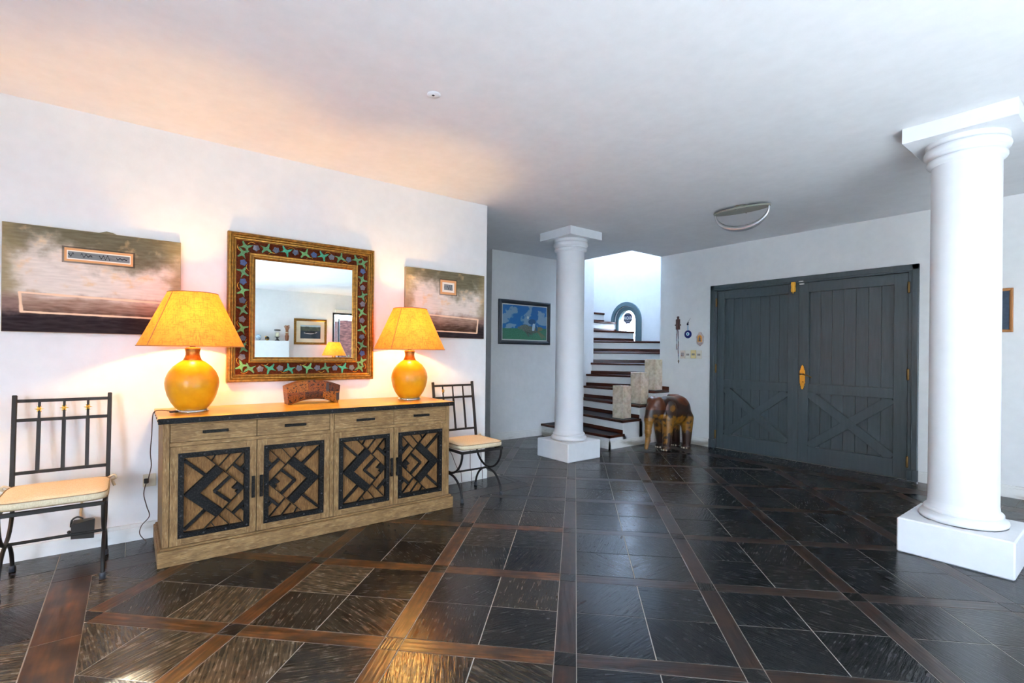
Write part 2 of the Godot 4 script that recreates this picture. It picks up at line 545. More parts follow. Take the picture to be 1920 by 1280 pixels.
	M.alabaster.subsurf_scatter_strength = 0.2
	var b1 := nb(256, 256, 103, 0.02, 5)
	var b2 := nb(256, 256, 104, 0.05, 3)
	for k in 3:
		var ba: Vector3 = [Vector3(126, 64, 14), Vector3(84, 40, 10), Vector3(150, 88, 24)][k]
		var bt := tex(256, 256, func(x, y, i):
			var v := absf(sin(b1[i] / 255.0 * 16.0))
			var c := mixv(ba * 0.62, ba, v)
			return mixv(c, Vector3(24, 14, 8), smoothstep(0.64, 0.72, b2[i] / 255.0)))
		M["burl%d" % k] = tri_map(mat(Color.WHITE, 0.35, 0.0, bt), Vector3.ONE * (3.0 + k * 0.6))
		M["burl%d" % k].metallic_specular = 0.3
	M.ebony = mat(rgb(28, 18, 12), 0.35)
	M.clay_wood = mat(rgb(150, 92, 44), 0.45)
	M.ivory = mat(rgb(206, 196, 172), 0.5)
	M.white_plastic = mat(rgb(232, 230, 224), 0.4)
	M.navy = mat(rgb(18, 30, 52), 0.4)
	M.black_wood = mat(rgb(20, 28, 38), 0.35)
	M.mount = mat(rgb(206, 204, 196), 0.8)
	M.glass = mat(Color(0.95, 0.98, 0.98, 0.06), 0.0)
	M.glass.transparency = BaseMaterial3D.TRANSPARENCY_ALPHA
	M.frame_dark = mat(rgb(48, 54, 56), 0.4, 0.2)
	M.olive = mat(rgb(122, 120, 108), 0.35)

# ------------------------------------------------------------------ shell of the house
func wall(called: String, boxes: Array, label: String, m := "wall") -> MeshInstance3D:
	var s := S()
	for b in boxes: ab(s, Vector3(b[0], b[2], b[4]), Vector3(b[1], b[3], b[5]))
	var o := obj(called, s, M[m])
	tag(o, label, "ceiling" if called.begins_with("ceil") else ("baseboard" if called.begins_with("base") else "wall"), "", "structure")
	return o

func build_shell() -> void:
	wall("wall_left", [[-3.35, 2.744, 0, CH, WZ - 0.15, WZ]], "white plaster wall behind the carved sideboard and gilt mirror")
	wall("wall_corridor", [[2.594, 2.744, 0, CH, -7.65, WZ - 0.15]], "side wall of the passage behind the lamp wall")
	wall("wall_corridor_end", [[2.744, 3.94, 0, CH, -7.65, -7.5]], "end wall of the narrow passage")
	wall("wall_corridor_right", [[3.94, 4.09, 0, CH, -7.65, -5.73]], "short grey return wall beside the horse picture")
	wall("wall_back", [[3.94, 5.99, 0, CH, -5.73, -5.58], [5.475, 5.99, CH, 5.2, -5.73, -5.58]], "shaded white wall carrying the horse picture beside the stairs")
	wall("wall_stair_inner", [[5.84, 5.99, 0, 5.2, -9.0, -5.73]], "inner wall of the upper stair flight")
	wall("wall_stair_end", [[5.84, 7.05, 0, 5.2, -9.15, -9.0]], "end wall of the stairwell")
	wall("wall_stair_side", [[6.287, 6.9, 0, 5.2, -4.40, -4.25], [5.325, 6.287, CH + 0.2, 5.2, -4.40, -4.25], [5.325, 5.475, CH + 0.2, 5.2, -5.58, -4.40]], "upper stairwell walls above the hall ceiling")
	wall("wall_entrance", [[DX, DX + 0.15, 0, CH, -4.40, -3.60], [DX, DX + 0.15, 0, CH, -1.395, 4.9], [DX, DX + 0.15, 2.14, CH, -3.60, -1.395]], "white wall around the grey double entrance door")
	wall("wall_garden", [[-3.35, -3.2, 0, CH, WZ, -1.855], [-3.35, -3.2, 0, 0.3, -1.855, -1.2], [-3.35, -3.2, 1.22, CH, -1.855, -1.2], [-3.35, -3.2, 0, CH, -1.2, 1.0], [-3.35, -3.2, 0, CH, 4.6, 4.9], [-3.35, -3.2, 2.3, CH, 1.0, 4.6]], "white wall with the wide garden window")
	wall("wall_opposite", [[-3.2, 4.02, 0, CH, 4.75, 4.9], [5.5, DX, 0, CH, 4.75, 4.9], [4.02, 5.5, 2.2, CH, 4.75, 4.9]], "white wall with fireplace seen in the mirror")
	wall("ceiling", [[-3.35, DX + 0.15, CH, CH + 0.2, -4.40, 4.9], [-3.35, 5.475, CH, CH + 0.2, -7.65, -4.40]], "flat white plaster ceiling of the hall", "ceiling")
	wall("ceiling_stairwell", [[5.325, 5.7, 5.2, 5.35, -9.15, -4.25], [6.75, 7.05, 5.2, 5.35, -9.15, -4.25], [5.7, 6.75, 5.2, 5.35, -9.15, -7.6], [5.7, 6.75, 5.2, 5.35, -4.5, -4.25]], "stairwell ceiling with a skylight", "ceiling")
	# stairwell outer wall with the arched window
	var s := S()
	ab(s, Vector3(6.9, 0, -9.15), Vector3(7.05, 5.2, -6.0))
	ab(s, Vector3(6.9, 0, -5.3), Vector3(7.05, 5.2, -4.25))
	ab(s, Vector3(6.9, 0, -6.0), Vector3(7.05, 1.3, -5.3))
	var hole := arch_pts(0.5, 0.77, 20)
	var pl := PackedVector2Array([Vector2(0.35, 0), Vector2(0.35, 3.9), Vector2(-0.35, 3.9), Vector2(-0.35, 0)])
	for i in range(hole.size() - 1, -1, -1): pl.append(hole[i])
	prism(s, pl, 0.0, 0.15, Transform3D(Basis(Vector3(0, 0, 1), Vector3.UP, Vector3(1, 0, 0)), Vector3(6.9, 1.3, -5.65)))
	tag(obj("wall_stair", s, M.wall), "bright stairwell wall with the small arched window", "wall", "", "structure")
	# baseboards
	wall("baseboard_left", [[-3.2, 2.76, 0, 0.085, WZ, WZ + 0.022], [-3.2, 2.756, 0.085, 0.105, WZ, WZ + 0.014], [2.744, 2.76, 0, 0.105, -7.5, WZ]], "scuffed white baseboard under the lamp wall", "baseboard")
	wall("baseboard_back", [[3.924, 4.89, 0, 0.085, -5.58, -5.558], [3.93, 4.89, 0.085, 0.105, -5.58, -5.566], [3.924, 3.94, 0, 0.105, -7.5, -5.558]], "white baseboard under the horse picture", "baseboard")
	wall("baseboard_entrance", [[DX - 0.022, DX, 0, 0.085, -4.24, -3.61], [DX - 0.014, DX, 0.085, 0.105, -4.24, -3.61], [DX - 0.022, DX, 0, 0.085, -1.385, 4.75], [DX - 0.014, DX, 0.085, 0.105, -1.385, 4.75]], "white baseboard beside the grey entrance door", "baseboard")
	# skylight
	var k := thing("window_1", Vector3(6.225, 5.2, -6.05), "glazed skylight over the stairwell", "skylight", "", 0.0, "structure")
	s = S()
	mitre(s, 1.15, 3.2, [Vector2(0, 0), Vector2(0, 0.06), Vector2(0.06, 0.06), Vector2(0.06, 0)], Transform3D(Basis(Vector3(1, 0, 0), Vector3(0, 0, 1), Vector3(0, 1, 0)), Vector3(0, 0.15, 0)))
	obj("window_frame", s, M.white_plastic, k)
	obj("pane", bx(Vector3(-0.56, 0.17, -1.58), Vector3(0.56, 0.176, 1.58)), M.glass, k)
	# garden window: four sliding panes
	k = thing("window_2", Vector3(-3.275, 0, 2.8), "wide sliding garden window with dark metal frame", "window", "", 0.0, "structure")
	s = S()
	ab(s, Vector3(-0.05, 0, -1.8), Vector3(0.05, 0.05, 1.8)); ab(s, Vector3(-0.05, 2.25, -1.8), Vector3(0.05, 2.3, 1.8))
	for z in [-1.775, -0.59, 0.59, 1.775]: ab(s, Vector3(-0.03, 0.05, z - 0.025), Vector3(0.03, 2.25, z + 0.025))
	obj("window_frame", s, M.frame_dark, k)
	for i in 3: obj("pane", bx(Vector3(-0.003, 0.05, -1.75 + 1.182 * i), Vector3(0.003, 2.25, -0.615 + 1.182 * i)), M.glass, k)
	k = thing("window_4", Vector3(-3.275, 0.3, -1.5275), "small low garden window near the room corner", "window", "", 0.0, "structure")
	obj("pane", bx(Vector3(-0.003, 0.0, -0.3275), Vector3(0.003, 0.92, 0.3275)), M.glass, k)
	# terrace and hedge outside
	var hn := nb(256, 256, 11, 0.06, 4)
	var ht := tex(256, 256, func(x, y, i): return mixv(Vector3(34, 52, 24), Vector3(104, 128, 62), hn[i] / 255.0))
	var hm := tri_map(mat(Color.WHITE, 0.9, 0.0, ht), Vector3.ONE * 0.7, true)
	tag(obj("hedge", bx(Vector3(-13.0, -0.06, -11), Vector3(-11.8, 2.4, 13), 0.35), bump(hm, normal_tex(256, 256, hn, 8.0), 1.0)), "clipped hedge at the end of the terrace", "hedge", "", "structure")
	var gm := tri_map(mat(rgb(128, 132, 138), 0.9), Vector3.ONE, true)
	tag(obj("terrace", bx(Vector3(-18, -0.3, -12), Vector3(-3.35, -0.06, 14)), gm), "grey stone terrace outside the garden window", "terrace", "", "structure")
	tag(obj("terrace", bx(Vector3(-3.35, -0.3, 4.9), Vector3(9, -0.06, 14)), tri_map(mat(rgb(176, 170, 160), 0.9), Vector3.ONE, true)), "pale paved yard outside the glazed door", "terrace", "", "structure")

# ------------------------------------------------------------------ floor
var tile_meshes := {}
var floor_node: Node3D
var spare := {}
const UPX := Transform3D(Basis(Vector3(1, 0, 0), Vector3(0, 0, 1), Vector3(0, 1, 0)), Vector3.ZERO)

func in_view(x: float, z: float) -> bool:
	var t := deg_to_rad(37.6636)
	var dep := x * sin(t) - z * cos(t)
	var lat := x * cos(t) + z * sin(t)
	return dep > 1.7 and absf(lat) < dep * 1.06 + 0.12 and (x < DX and z > -5.6)

func floor_piece(called: String, poly: PackedVector2Array, m: String, uv: Transform2D) -> void:
	var c := Vector2.ZERO
	for p in poly: c += p / poly.size()
	var ar := 0.0
	for i in poly.size(): ar += poly[i].cross(poly[(i + 1) % poly.size()])
	if absf(ar) < 0.0008: return
	var h := -0.0008 + 0.0008 * rng.randf()
	if in_view(c.x, c.y):
		var s := S()
		prism(s, poly, -0.009, h, UPX, 0.001, uv, false)
		s.generate_tangents()
		obj(called, s, M[m], floor_node)
	else:
		if not spare.has(m): spare[m] = S()
		prism(spare[m], poly, -0.009, h, UPX, 0.0, uv, false)

func rand_uv(sc: float, turns := true) -> Transform2D:
	return Transform2D(rng.randf() * TAU if turns else 0.0, Vector2.ONE * sc, 0.0, Vector2(rng.randf(), rng.randf()))

func rect_poly(x0: float, x1: float, z0: float, z1: float, g := 0.002) -> PackedVector2Array:
	return PackedVector2Array([Vector2(x0 + g, z0 + g), Vector2(x1 - g, z0 + g), Vector2(x1 - g, z1 - g), Vector2(x0 + g, z1 - g)])

func build_floor() -> void:
	floor_node = thing("floor", Vector3.ZERO, "dark slate floor laid diagonally with wooden strips", "floor", "", 0.0, "structure")
	var s := S()
	ab(s, Vector3(-3.35, -0.25, -9.15), Vector3(7.05, -0.0022, 4.9))
	obj("bedding", s, M.grout, floor_node)
	var c := sqrt(0.5)
	var g0 := -0.028; var g1 := 1.988; var P := 0.7251; var hw := 0.044
	var field := PackedVector2Array([Vector2(-0.157, -3.49), Vector2(2.95, -3.49), Vector2(2.95, -7.49), Vector2(3.93, -7.49), Vector2(3.93, -5.57), Vector2(5.57, -5.57), Vector2(5.57, 3.2), Vector2(-0.157, 3.2)])
	var W := func(u: float, v: float) -> Vector2: return Vector2(c * (u + v), c * (u - v))
	var put := func(called: String, u0: float, u1: float, v0: float, v1: float, m: String, uv: Transform2D, g: float):
		var q := PackedVector2Array([W.call(u0 + g, v0 + g), W.call(u1 - g, v0 + g), W.call(u1 - g, v1 - g), W.call(u0 + g, v1 - g)])
		for r in Geometry2D.intersect_polygons(q, field): floor_piece(called, r, m, uv)
	for i in range(-8, 10):
		for j in range(-9, 11):
			var u := g0 + i * P; var v := g1 + j * P
			var cc: Vector2 = W.call(u, v)
			if cc.x < -1.6 or cc.x > 7.0 or cc.y < -8.0 or cc.y > 4.2: continue
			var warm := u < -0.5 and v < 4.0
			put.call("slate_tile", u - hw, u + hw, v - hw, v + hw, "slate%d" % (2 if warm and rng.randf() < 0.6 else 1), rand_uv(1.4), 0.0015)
			# strip running along v, and strip running along u
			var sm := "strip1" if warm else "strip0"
			put.call("wood_strip", u - hw, u + hw, v + hw, v + P - hw, sm, Transform2D(PI / 4 + 0.02 * rng.randf(), Vector2.ONE * 1.5, 0, Vector2(rng.randf(), rng.randf())), 0.0012)
			put.call("wood_strip", u + hw, u + P - hw, v - hw, v + hw, sm, Transform2D(-PI / 4 + 0.02 * rng.randf(), Vector2.ONE * 1.5, 0, Vector2(rng.randf(), rng.randf())), 0.0012)
			var w := (P - 2 * hw) / 2
			for a in 2:
				for b in 2:
					var uc := u + hw + a * w; var vc := v + hw + b * w
					var k := 0
					var r := rng.randf()
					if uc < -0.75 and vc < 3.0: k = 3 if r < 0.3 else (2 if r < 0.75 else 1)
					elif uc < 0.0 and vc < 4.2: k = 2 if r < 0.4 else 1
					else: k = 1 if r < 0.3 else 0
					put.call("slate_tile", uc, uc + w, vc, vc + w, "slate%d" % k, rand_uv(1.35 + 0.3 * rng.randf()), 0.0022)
	# wooden band framing the field, slate border along the walls
	var x := -0.323
	while x < 2.9:
		var x2 := minf(x + 0.66, 2.95)
		floor_piece("wood_strip", rect_poly(x, x2, -3.68, -3.49), "strip0", rand_uv(1.5, false))
		x = x2
	var z := -3.49
	while z < 3.2:
		floor_piece("wood_strip", rect_poly(-0.323, -0.157, z, z + 0.7), "strip1", Transform2D(PI / 2, Vector2.ONE * 0.8, 0, Vector2(rng.randf(), rng.randf())))
		floor_piece("wood_strip", rect_poly(5.57, 5.75, z - 0.75, z - 0.05), "strip0", Transform2D(PI / 2, Vector2.ONE * 1.5, 0, Vector2(rng.randf(), rng.randf())))
		z += 0.7
	x = -3.19
	while x < 2.9:
		var x2 := x + 0.26 + 0.14 * rng.randf()
		if x < -0.323 and x2 > -0.323: x2 = -0.323
		floor_piece("slate_tile", rect_poly(x, minf(x2, 2.95), WZ, -3.68), "slate%d" % (rng.randi() % 2), rand_uv(1.5))
		x = x2
	z = -4.24
	while z < 4.7:
		var z2 := minf(z + 0.36 + 0.16 * rng.randf(), 4.75)
		floor_piece("slate_tile", rect_poly(5.75, DX, z, z2), "slate0", rand_uv(1.5))
		z = z2
	for a in 7:
		for b in 17:
			floor_piece("slate_tile", rect_poly(-0.323 - 0.41 * (a + 1), -0.323 - 0.41 * a, -3.68 + 0.405 * b, -3.68 + 0.405 * (b + 1)), "slate%d" % (1 + rng.randi() % 3), rand_uv(1.3))
	floor_piece("slate_tile", rect_poly(-3.19, DX, 3.21, 4.74), "slate0", rand_uv(1.3))
	for m in spare:
		spare[m].generate_tangents()
		var o := obj("paving" if m.begins_with("slate") else "planking", spare[m], M[m], floor_node)
		o.set_meta("kind", "stuff")

# ------------------------------------------------------------------ columns
func build_columns() -> void:
	for d in [[Vector3(4.132, 0, -4.231), "white plaster column standing in front of the stairs"], [Vector3(4.10, 0, -0.71), "white plaster column standing near the small oak-framed picture"]]:
		var t := thing("column", d[0], d[1], "column", "white plaster columns")
		obj("plinth", bx(Vector3(-0.265, 0, -0.265), Vector3(0.265, 0.213, 0.265), 0.008), M.column, t)
		var s := S()
		var pr := [Vector2(0.16, 0.205), Vector2(0.208, 0.213)]
		for i in 7: pr.append(Vector2(0.190 + 0.022 * cos(-PI / 2 + PI * i / 6), 0.235 + 0.022 * sin(-PI / 2 + PI * i / 6)))
		pr.append(Vector2(0.186, 0.262))
		for i in 6: pr.append(Vector2(0.176 + 0.014 * cos(-PI / 2 + PI * i / 5), 0.278 + 0.014 * sin(-PI / 2 + PI * i / 5)))
		pr.append_array([Vector2(0.172, 0.300), Vector2(0.168, 0.33)])
		lathe(s, pr, 48)
		obj("base_moulding", s, M.column, t)
		s = S()
		lathe(s, [Vector2(0.168, 0.33), Vector2(0.167, 1.2), Vector2(0.166, 2.42)], 48)
		obj("shaft", s, M.column, t)
		s = S()
		pr = [Vector2(0.166, 2.42), Vector2(0.172, 2.425)]
		for i in 6: pr.append(Vector2(0.176 + 0.015 * cos(-PI / 2 + PI * i / 5), 2.448 + 0.020 * sin(-PI / 2 + PI * i / 5)))
		pr.append(Vector2(0.182, 2.474))
		for i in 7: pr.append(Vector2(0.184 + 0.022 * cos(-PI / 2 + PI * i / 6), 2.508 + 0.028 * sin(-PI / 2 + PI * i / 6)))
		pr.append_array([Vector2(0.198, 2.545), Vector2(0.198, 2.57)])
		lathe(s, pr, 48)
		obj("capital", s, M.column, t)
		obj("abacus", bx(Vector3(-0.26, 2.565, -0.26), Vector3(0.26, CH, 0.26), 0.003), M.column, t)

# ------------------------------------------------------------------ staircase
func build_stairs() -> void:
	var st := thing("staircase", Vector3(5.5, 0, -4.9), "white winding staircase with dark wooden treads", "staircase", "", 0.0, "structure")
	var L := [Vector2(4.86, -5.578), Vector2(5.26, -5.578), Vector2(5.62, -5.578), Vector2(5.76, -5.578), Vector2(5.815, -5.578), Vector2(5.925, -5.578), Vector2(5.985, -5.576), Vector2(5.992, -5.582), Vector2(5.993, -5.60), Vector2(5.993, -5.87), Vector2(5.993, -6.15), Vector2(5.993, -6.43), Vector2(5.993, -6.71), Vector2(5.993, -6.99)]
	var R := [Vector2(4.86, -4.23), Vector2(5.115, -4.23), Vector2(5.455, -4.23), Vector2(5.80, -4.23), Vector2(6.25, -4.402), Vector2(6.70, -4.402), Vector2(6.898, -4.60), Vector2(6.898, -4.88), Vector2(6.898, -5.46), Vector2(6.898, -5.87), Vector2(6.898, -6.15), Vector2(6.898, -6.43), Vector2(6.898, -6.71), Vector2(6.898, -6.99)]
	var H := [0.175, 0.353, 0.533, 0.715, 0.903, 1.085, 1.265, 1.444, 1.622, 1.80, 1.98, 2.16, 2.34]
	var off := Vector3(-5.5, 0, 4.9)
	for k in 13:
		var h: float = H[k]
		var base: float = 0.0 if k < 6 else H[k - 1] - 0.4
		var l0: Vector2 = L[k]; var r0: Vector2 = R[k]; var l1: Vector2 = L[k + 1]; var r1: Vector2 = R[k + 1]
		var dir := (r0 - l0).normalized()
		var fw := Vector2(-dir.y, dir.x)          # towards the climb
		if fw.dot((l1 + r1 - l0 - r0)) < 0: fw = -fw
		var dir1 := (r1 - l1).normalized()
		var fw1 := Vector2(-dir1.y, dir1.x)
		if fw1.dot(fw) < 0: fw1 = -fw1
		var outer: PackedVector2Array
		if k < 3: outer = PackedVector2Array([r0, r1])
		elif k == 3: outer = PackedVector2Array([r0, Vector2(6.13, -4.23), Vector2(6.13, -4.402), r1])
		elif k == 5: outer = PackedVector2Array([r0, Vector2(6.898, -4.402), r1])
		else: outer = PackedVector2Array([r0, r1])
		# the masonry of the step, set back under the nosing
		var pl := PackedVector2Array([l0 + fw * 0.028])
		for i in outer.size():
			var p: Vector2 = outer[i] + (fw * 0.028 if i == 0 else (fw1 * 0.10 if i == outer.size() - 1 else Vector2.ZERO))
			if k < 4 and absf(p.y + 4.23) < 0.02: p.y = -4.252
			pl.append(p)
		pl.append(l1 + fw1 * 0.10)
		var s := S()
		prism(s, pl, base, h - 0.034, Transform3D(UPX.basis, off))
		var stp := obj("step", s, M.wall, st)
		# dark tread between nosing and the next riser
		var tp := PackedVector2Array([l0 + fw * 0.03])
		for i in outer.size(): tp.append(outer[i] + (fw * 0.03 if i == 0 else (fw1 * 0.03 if i == outer.size() - 1 else Vector2.ZERO)) - (Vector2(0, 0.03) if k < 4 and absf(outer[i].y + 4.23) < 0.02 else Vector2.ZERO))
		tp.append(l1 + fw1 * 0.03)
		s = S()
		prism(s, tp, h - 0.034, h - 0.001, Transform3D(UPX.basis, off))
		obj("tread", s, M.tread, stp)
		s = S()
		var a3 := Vector3(l0.x + fw.x * 0.017, h - 0.017, l0.y + fw.y * 0.017) + off
		var b3 := Vector3(r0.x + fw.x * 0.017, h - 0.017, r0.y + fw.y * 0.017) + off
		bar(s, a3, b3, 0.034, 0.034, Vector3.UP, 0.006)
		if k < 4:
			var e := Vector2(6.13, -4.23) if k == 3 else r1 + fw1 * 0.05
			bar(s, Vector3(r0.x, h - 0.017, -4.247) + off, Vector3(e.x, h - 0.017, -4.247) + off, 0.034, 0.034, Vector3.UP, 0.006)
		obj("nosing", s, M.mahogany, stp)
		# timber fillet where the tread meets the next riser
		s = S()
		bar(s, Vector3(l1.x + fw1.x * 0.02, h + 0.024, l1.y + fw1.y * 0.02) + off, Vector3(r1.x + fw1.x * 0.02, h + 0.024, (r1.y if k > 2 else -4.25) + fw1.y * 0.02) + off, 0.016, 0.05, Vector3.UP, 0.003)
		obj("fillet", s, M.mahogany, stp)
		if k == 3:
			s = S()
			ab(s, Vector3(6.118, h, -4.40) + off, Vector3(6.132, h + 0.05, -4.235) + off)
			obj("fillet", s, M.mahogany, stp)
	var s2 := S()
	ab(s2, Vector3(4.868, 0, -5.578) + off, Vector3(4.89, 0.085, -4.232) + off)
	ab(s2, Vector3(4.868, 0, -4.254) + off, Vector3(6.11, 0.085, -4.232) + off)
	ab(s2, Vector3(4.876, 0.085, -5.578) + off, Vector3(4.89, 0.1, -4.24) + off)
	ab(s2, Vector3(4.876, 0.085, -4.254) + off, Vector3(6.11, 0.1, -4.24) + off)
	obj("skirting", s2, M.baseboard, st)
	# arched window
	var w := thing("window_3", Vector3(6.9, 1.3, -5.65), "small arched stairwell window with blue-grey frame", "window", "", 0.0, "structure")
	var xf := Transform3D(Basis(Vector3(0, 0, 1), Vector3.UP, Vector3(-1, 0, 0)), Vector3.ZERO)
	for d in [["architrave", 0.66, 0.845, 0.53, 0.78, -0.02, 0.03], ["sash", 0.54, 0.785, 0.365, 0.70, -0.09, -0.01]]:
		var s := S()
		var po := arch_pts(d[1], d[2], 24); var pi_ := arch_pts(d[3], d[4], 24)
		for i in po.size() - 1:
			var q := [po[i], po[i + 1], pi_[i + 1], pi_[i]]
			var e := PackedVector2Array(q)
			prism(s, e, d[5], d[6], xf, 0.0)
		obj(d[0], s, M.arch_paint, w)
	var sg := S()
	prism(sg, arch_pts(0.39, 0.71, 20), -0.05, -0.046, xf)
	obj("pane", sg, M.glass, w)
	# alarm sticker on the pane
	var t := thing("alarm_sign", Vector3(6.945, 1.865, -5.655), "blue octagonal alarm company sign in the arched window", "sign")
	var oct := PackedVector2Array()
	for i in 8: oct.append(Vector2(cos(PI / 8 + PI / 4 * i), sin(PI / 8 + PI / 4 * i)) * 0.105)
	var so := S()
	prism(so, oct, 0.0, 0.005, xf)
	obj("plate", so, mat(rgb(24, 26, 74), 0.4), t)
	var gp := mat(rgb(120, 128, 132), 0.5)
	obj("grey_band", bx(Vector3(-0.008, 0.062, -0.05), Vector3(-0.004, 0.092, 0.05)), gp, t)
	obj("grey_field", bx(Vector3(-0.008, -0.045, -0.085), Vector3(-0.004, 0.035, 0.085)), gp, t)
	obj("blue_field", bx(Vector3(-0.0095, -0.035, -0.07), Vector3(-0.007, 0.04, 0.07)), mat(rgb(52, 70, 112), 0.4), t)
	for d in [["AOA", 0.062, 0.0, 0.0], ["MONITOR", 0.018, -0.062, 0.0]]:
		if d[0] == "MONITOR": continue
		var tm := TextMesh.new()
		var f := SystemFont.new()
		f.font_names = PackedStringArray(["Droid Sans"])
		f.font_weight = 700
		tm.font = f
		tm.text = d[0]
		tm.font_size = 64
		tm.pixel_size = d[1] / 48.0
		tm.depth = 0.002
		part("lettering", tm, M.white_plastic, t, Transform3D(Basis(Vector3.UP, -PI / 2), Vector3(-0.0105, d[2], 0)))
	for i in 5: obj("small_lettering", bx(Vector3(-0.0075, -0.074, -0.052 + 0.022 * i), Vector3(-0.0045, -0.060, -0.038 + 0.022 * i)), M.white_plastic, t)

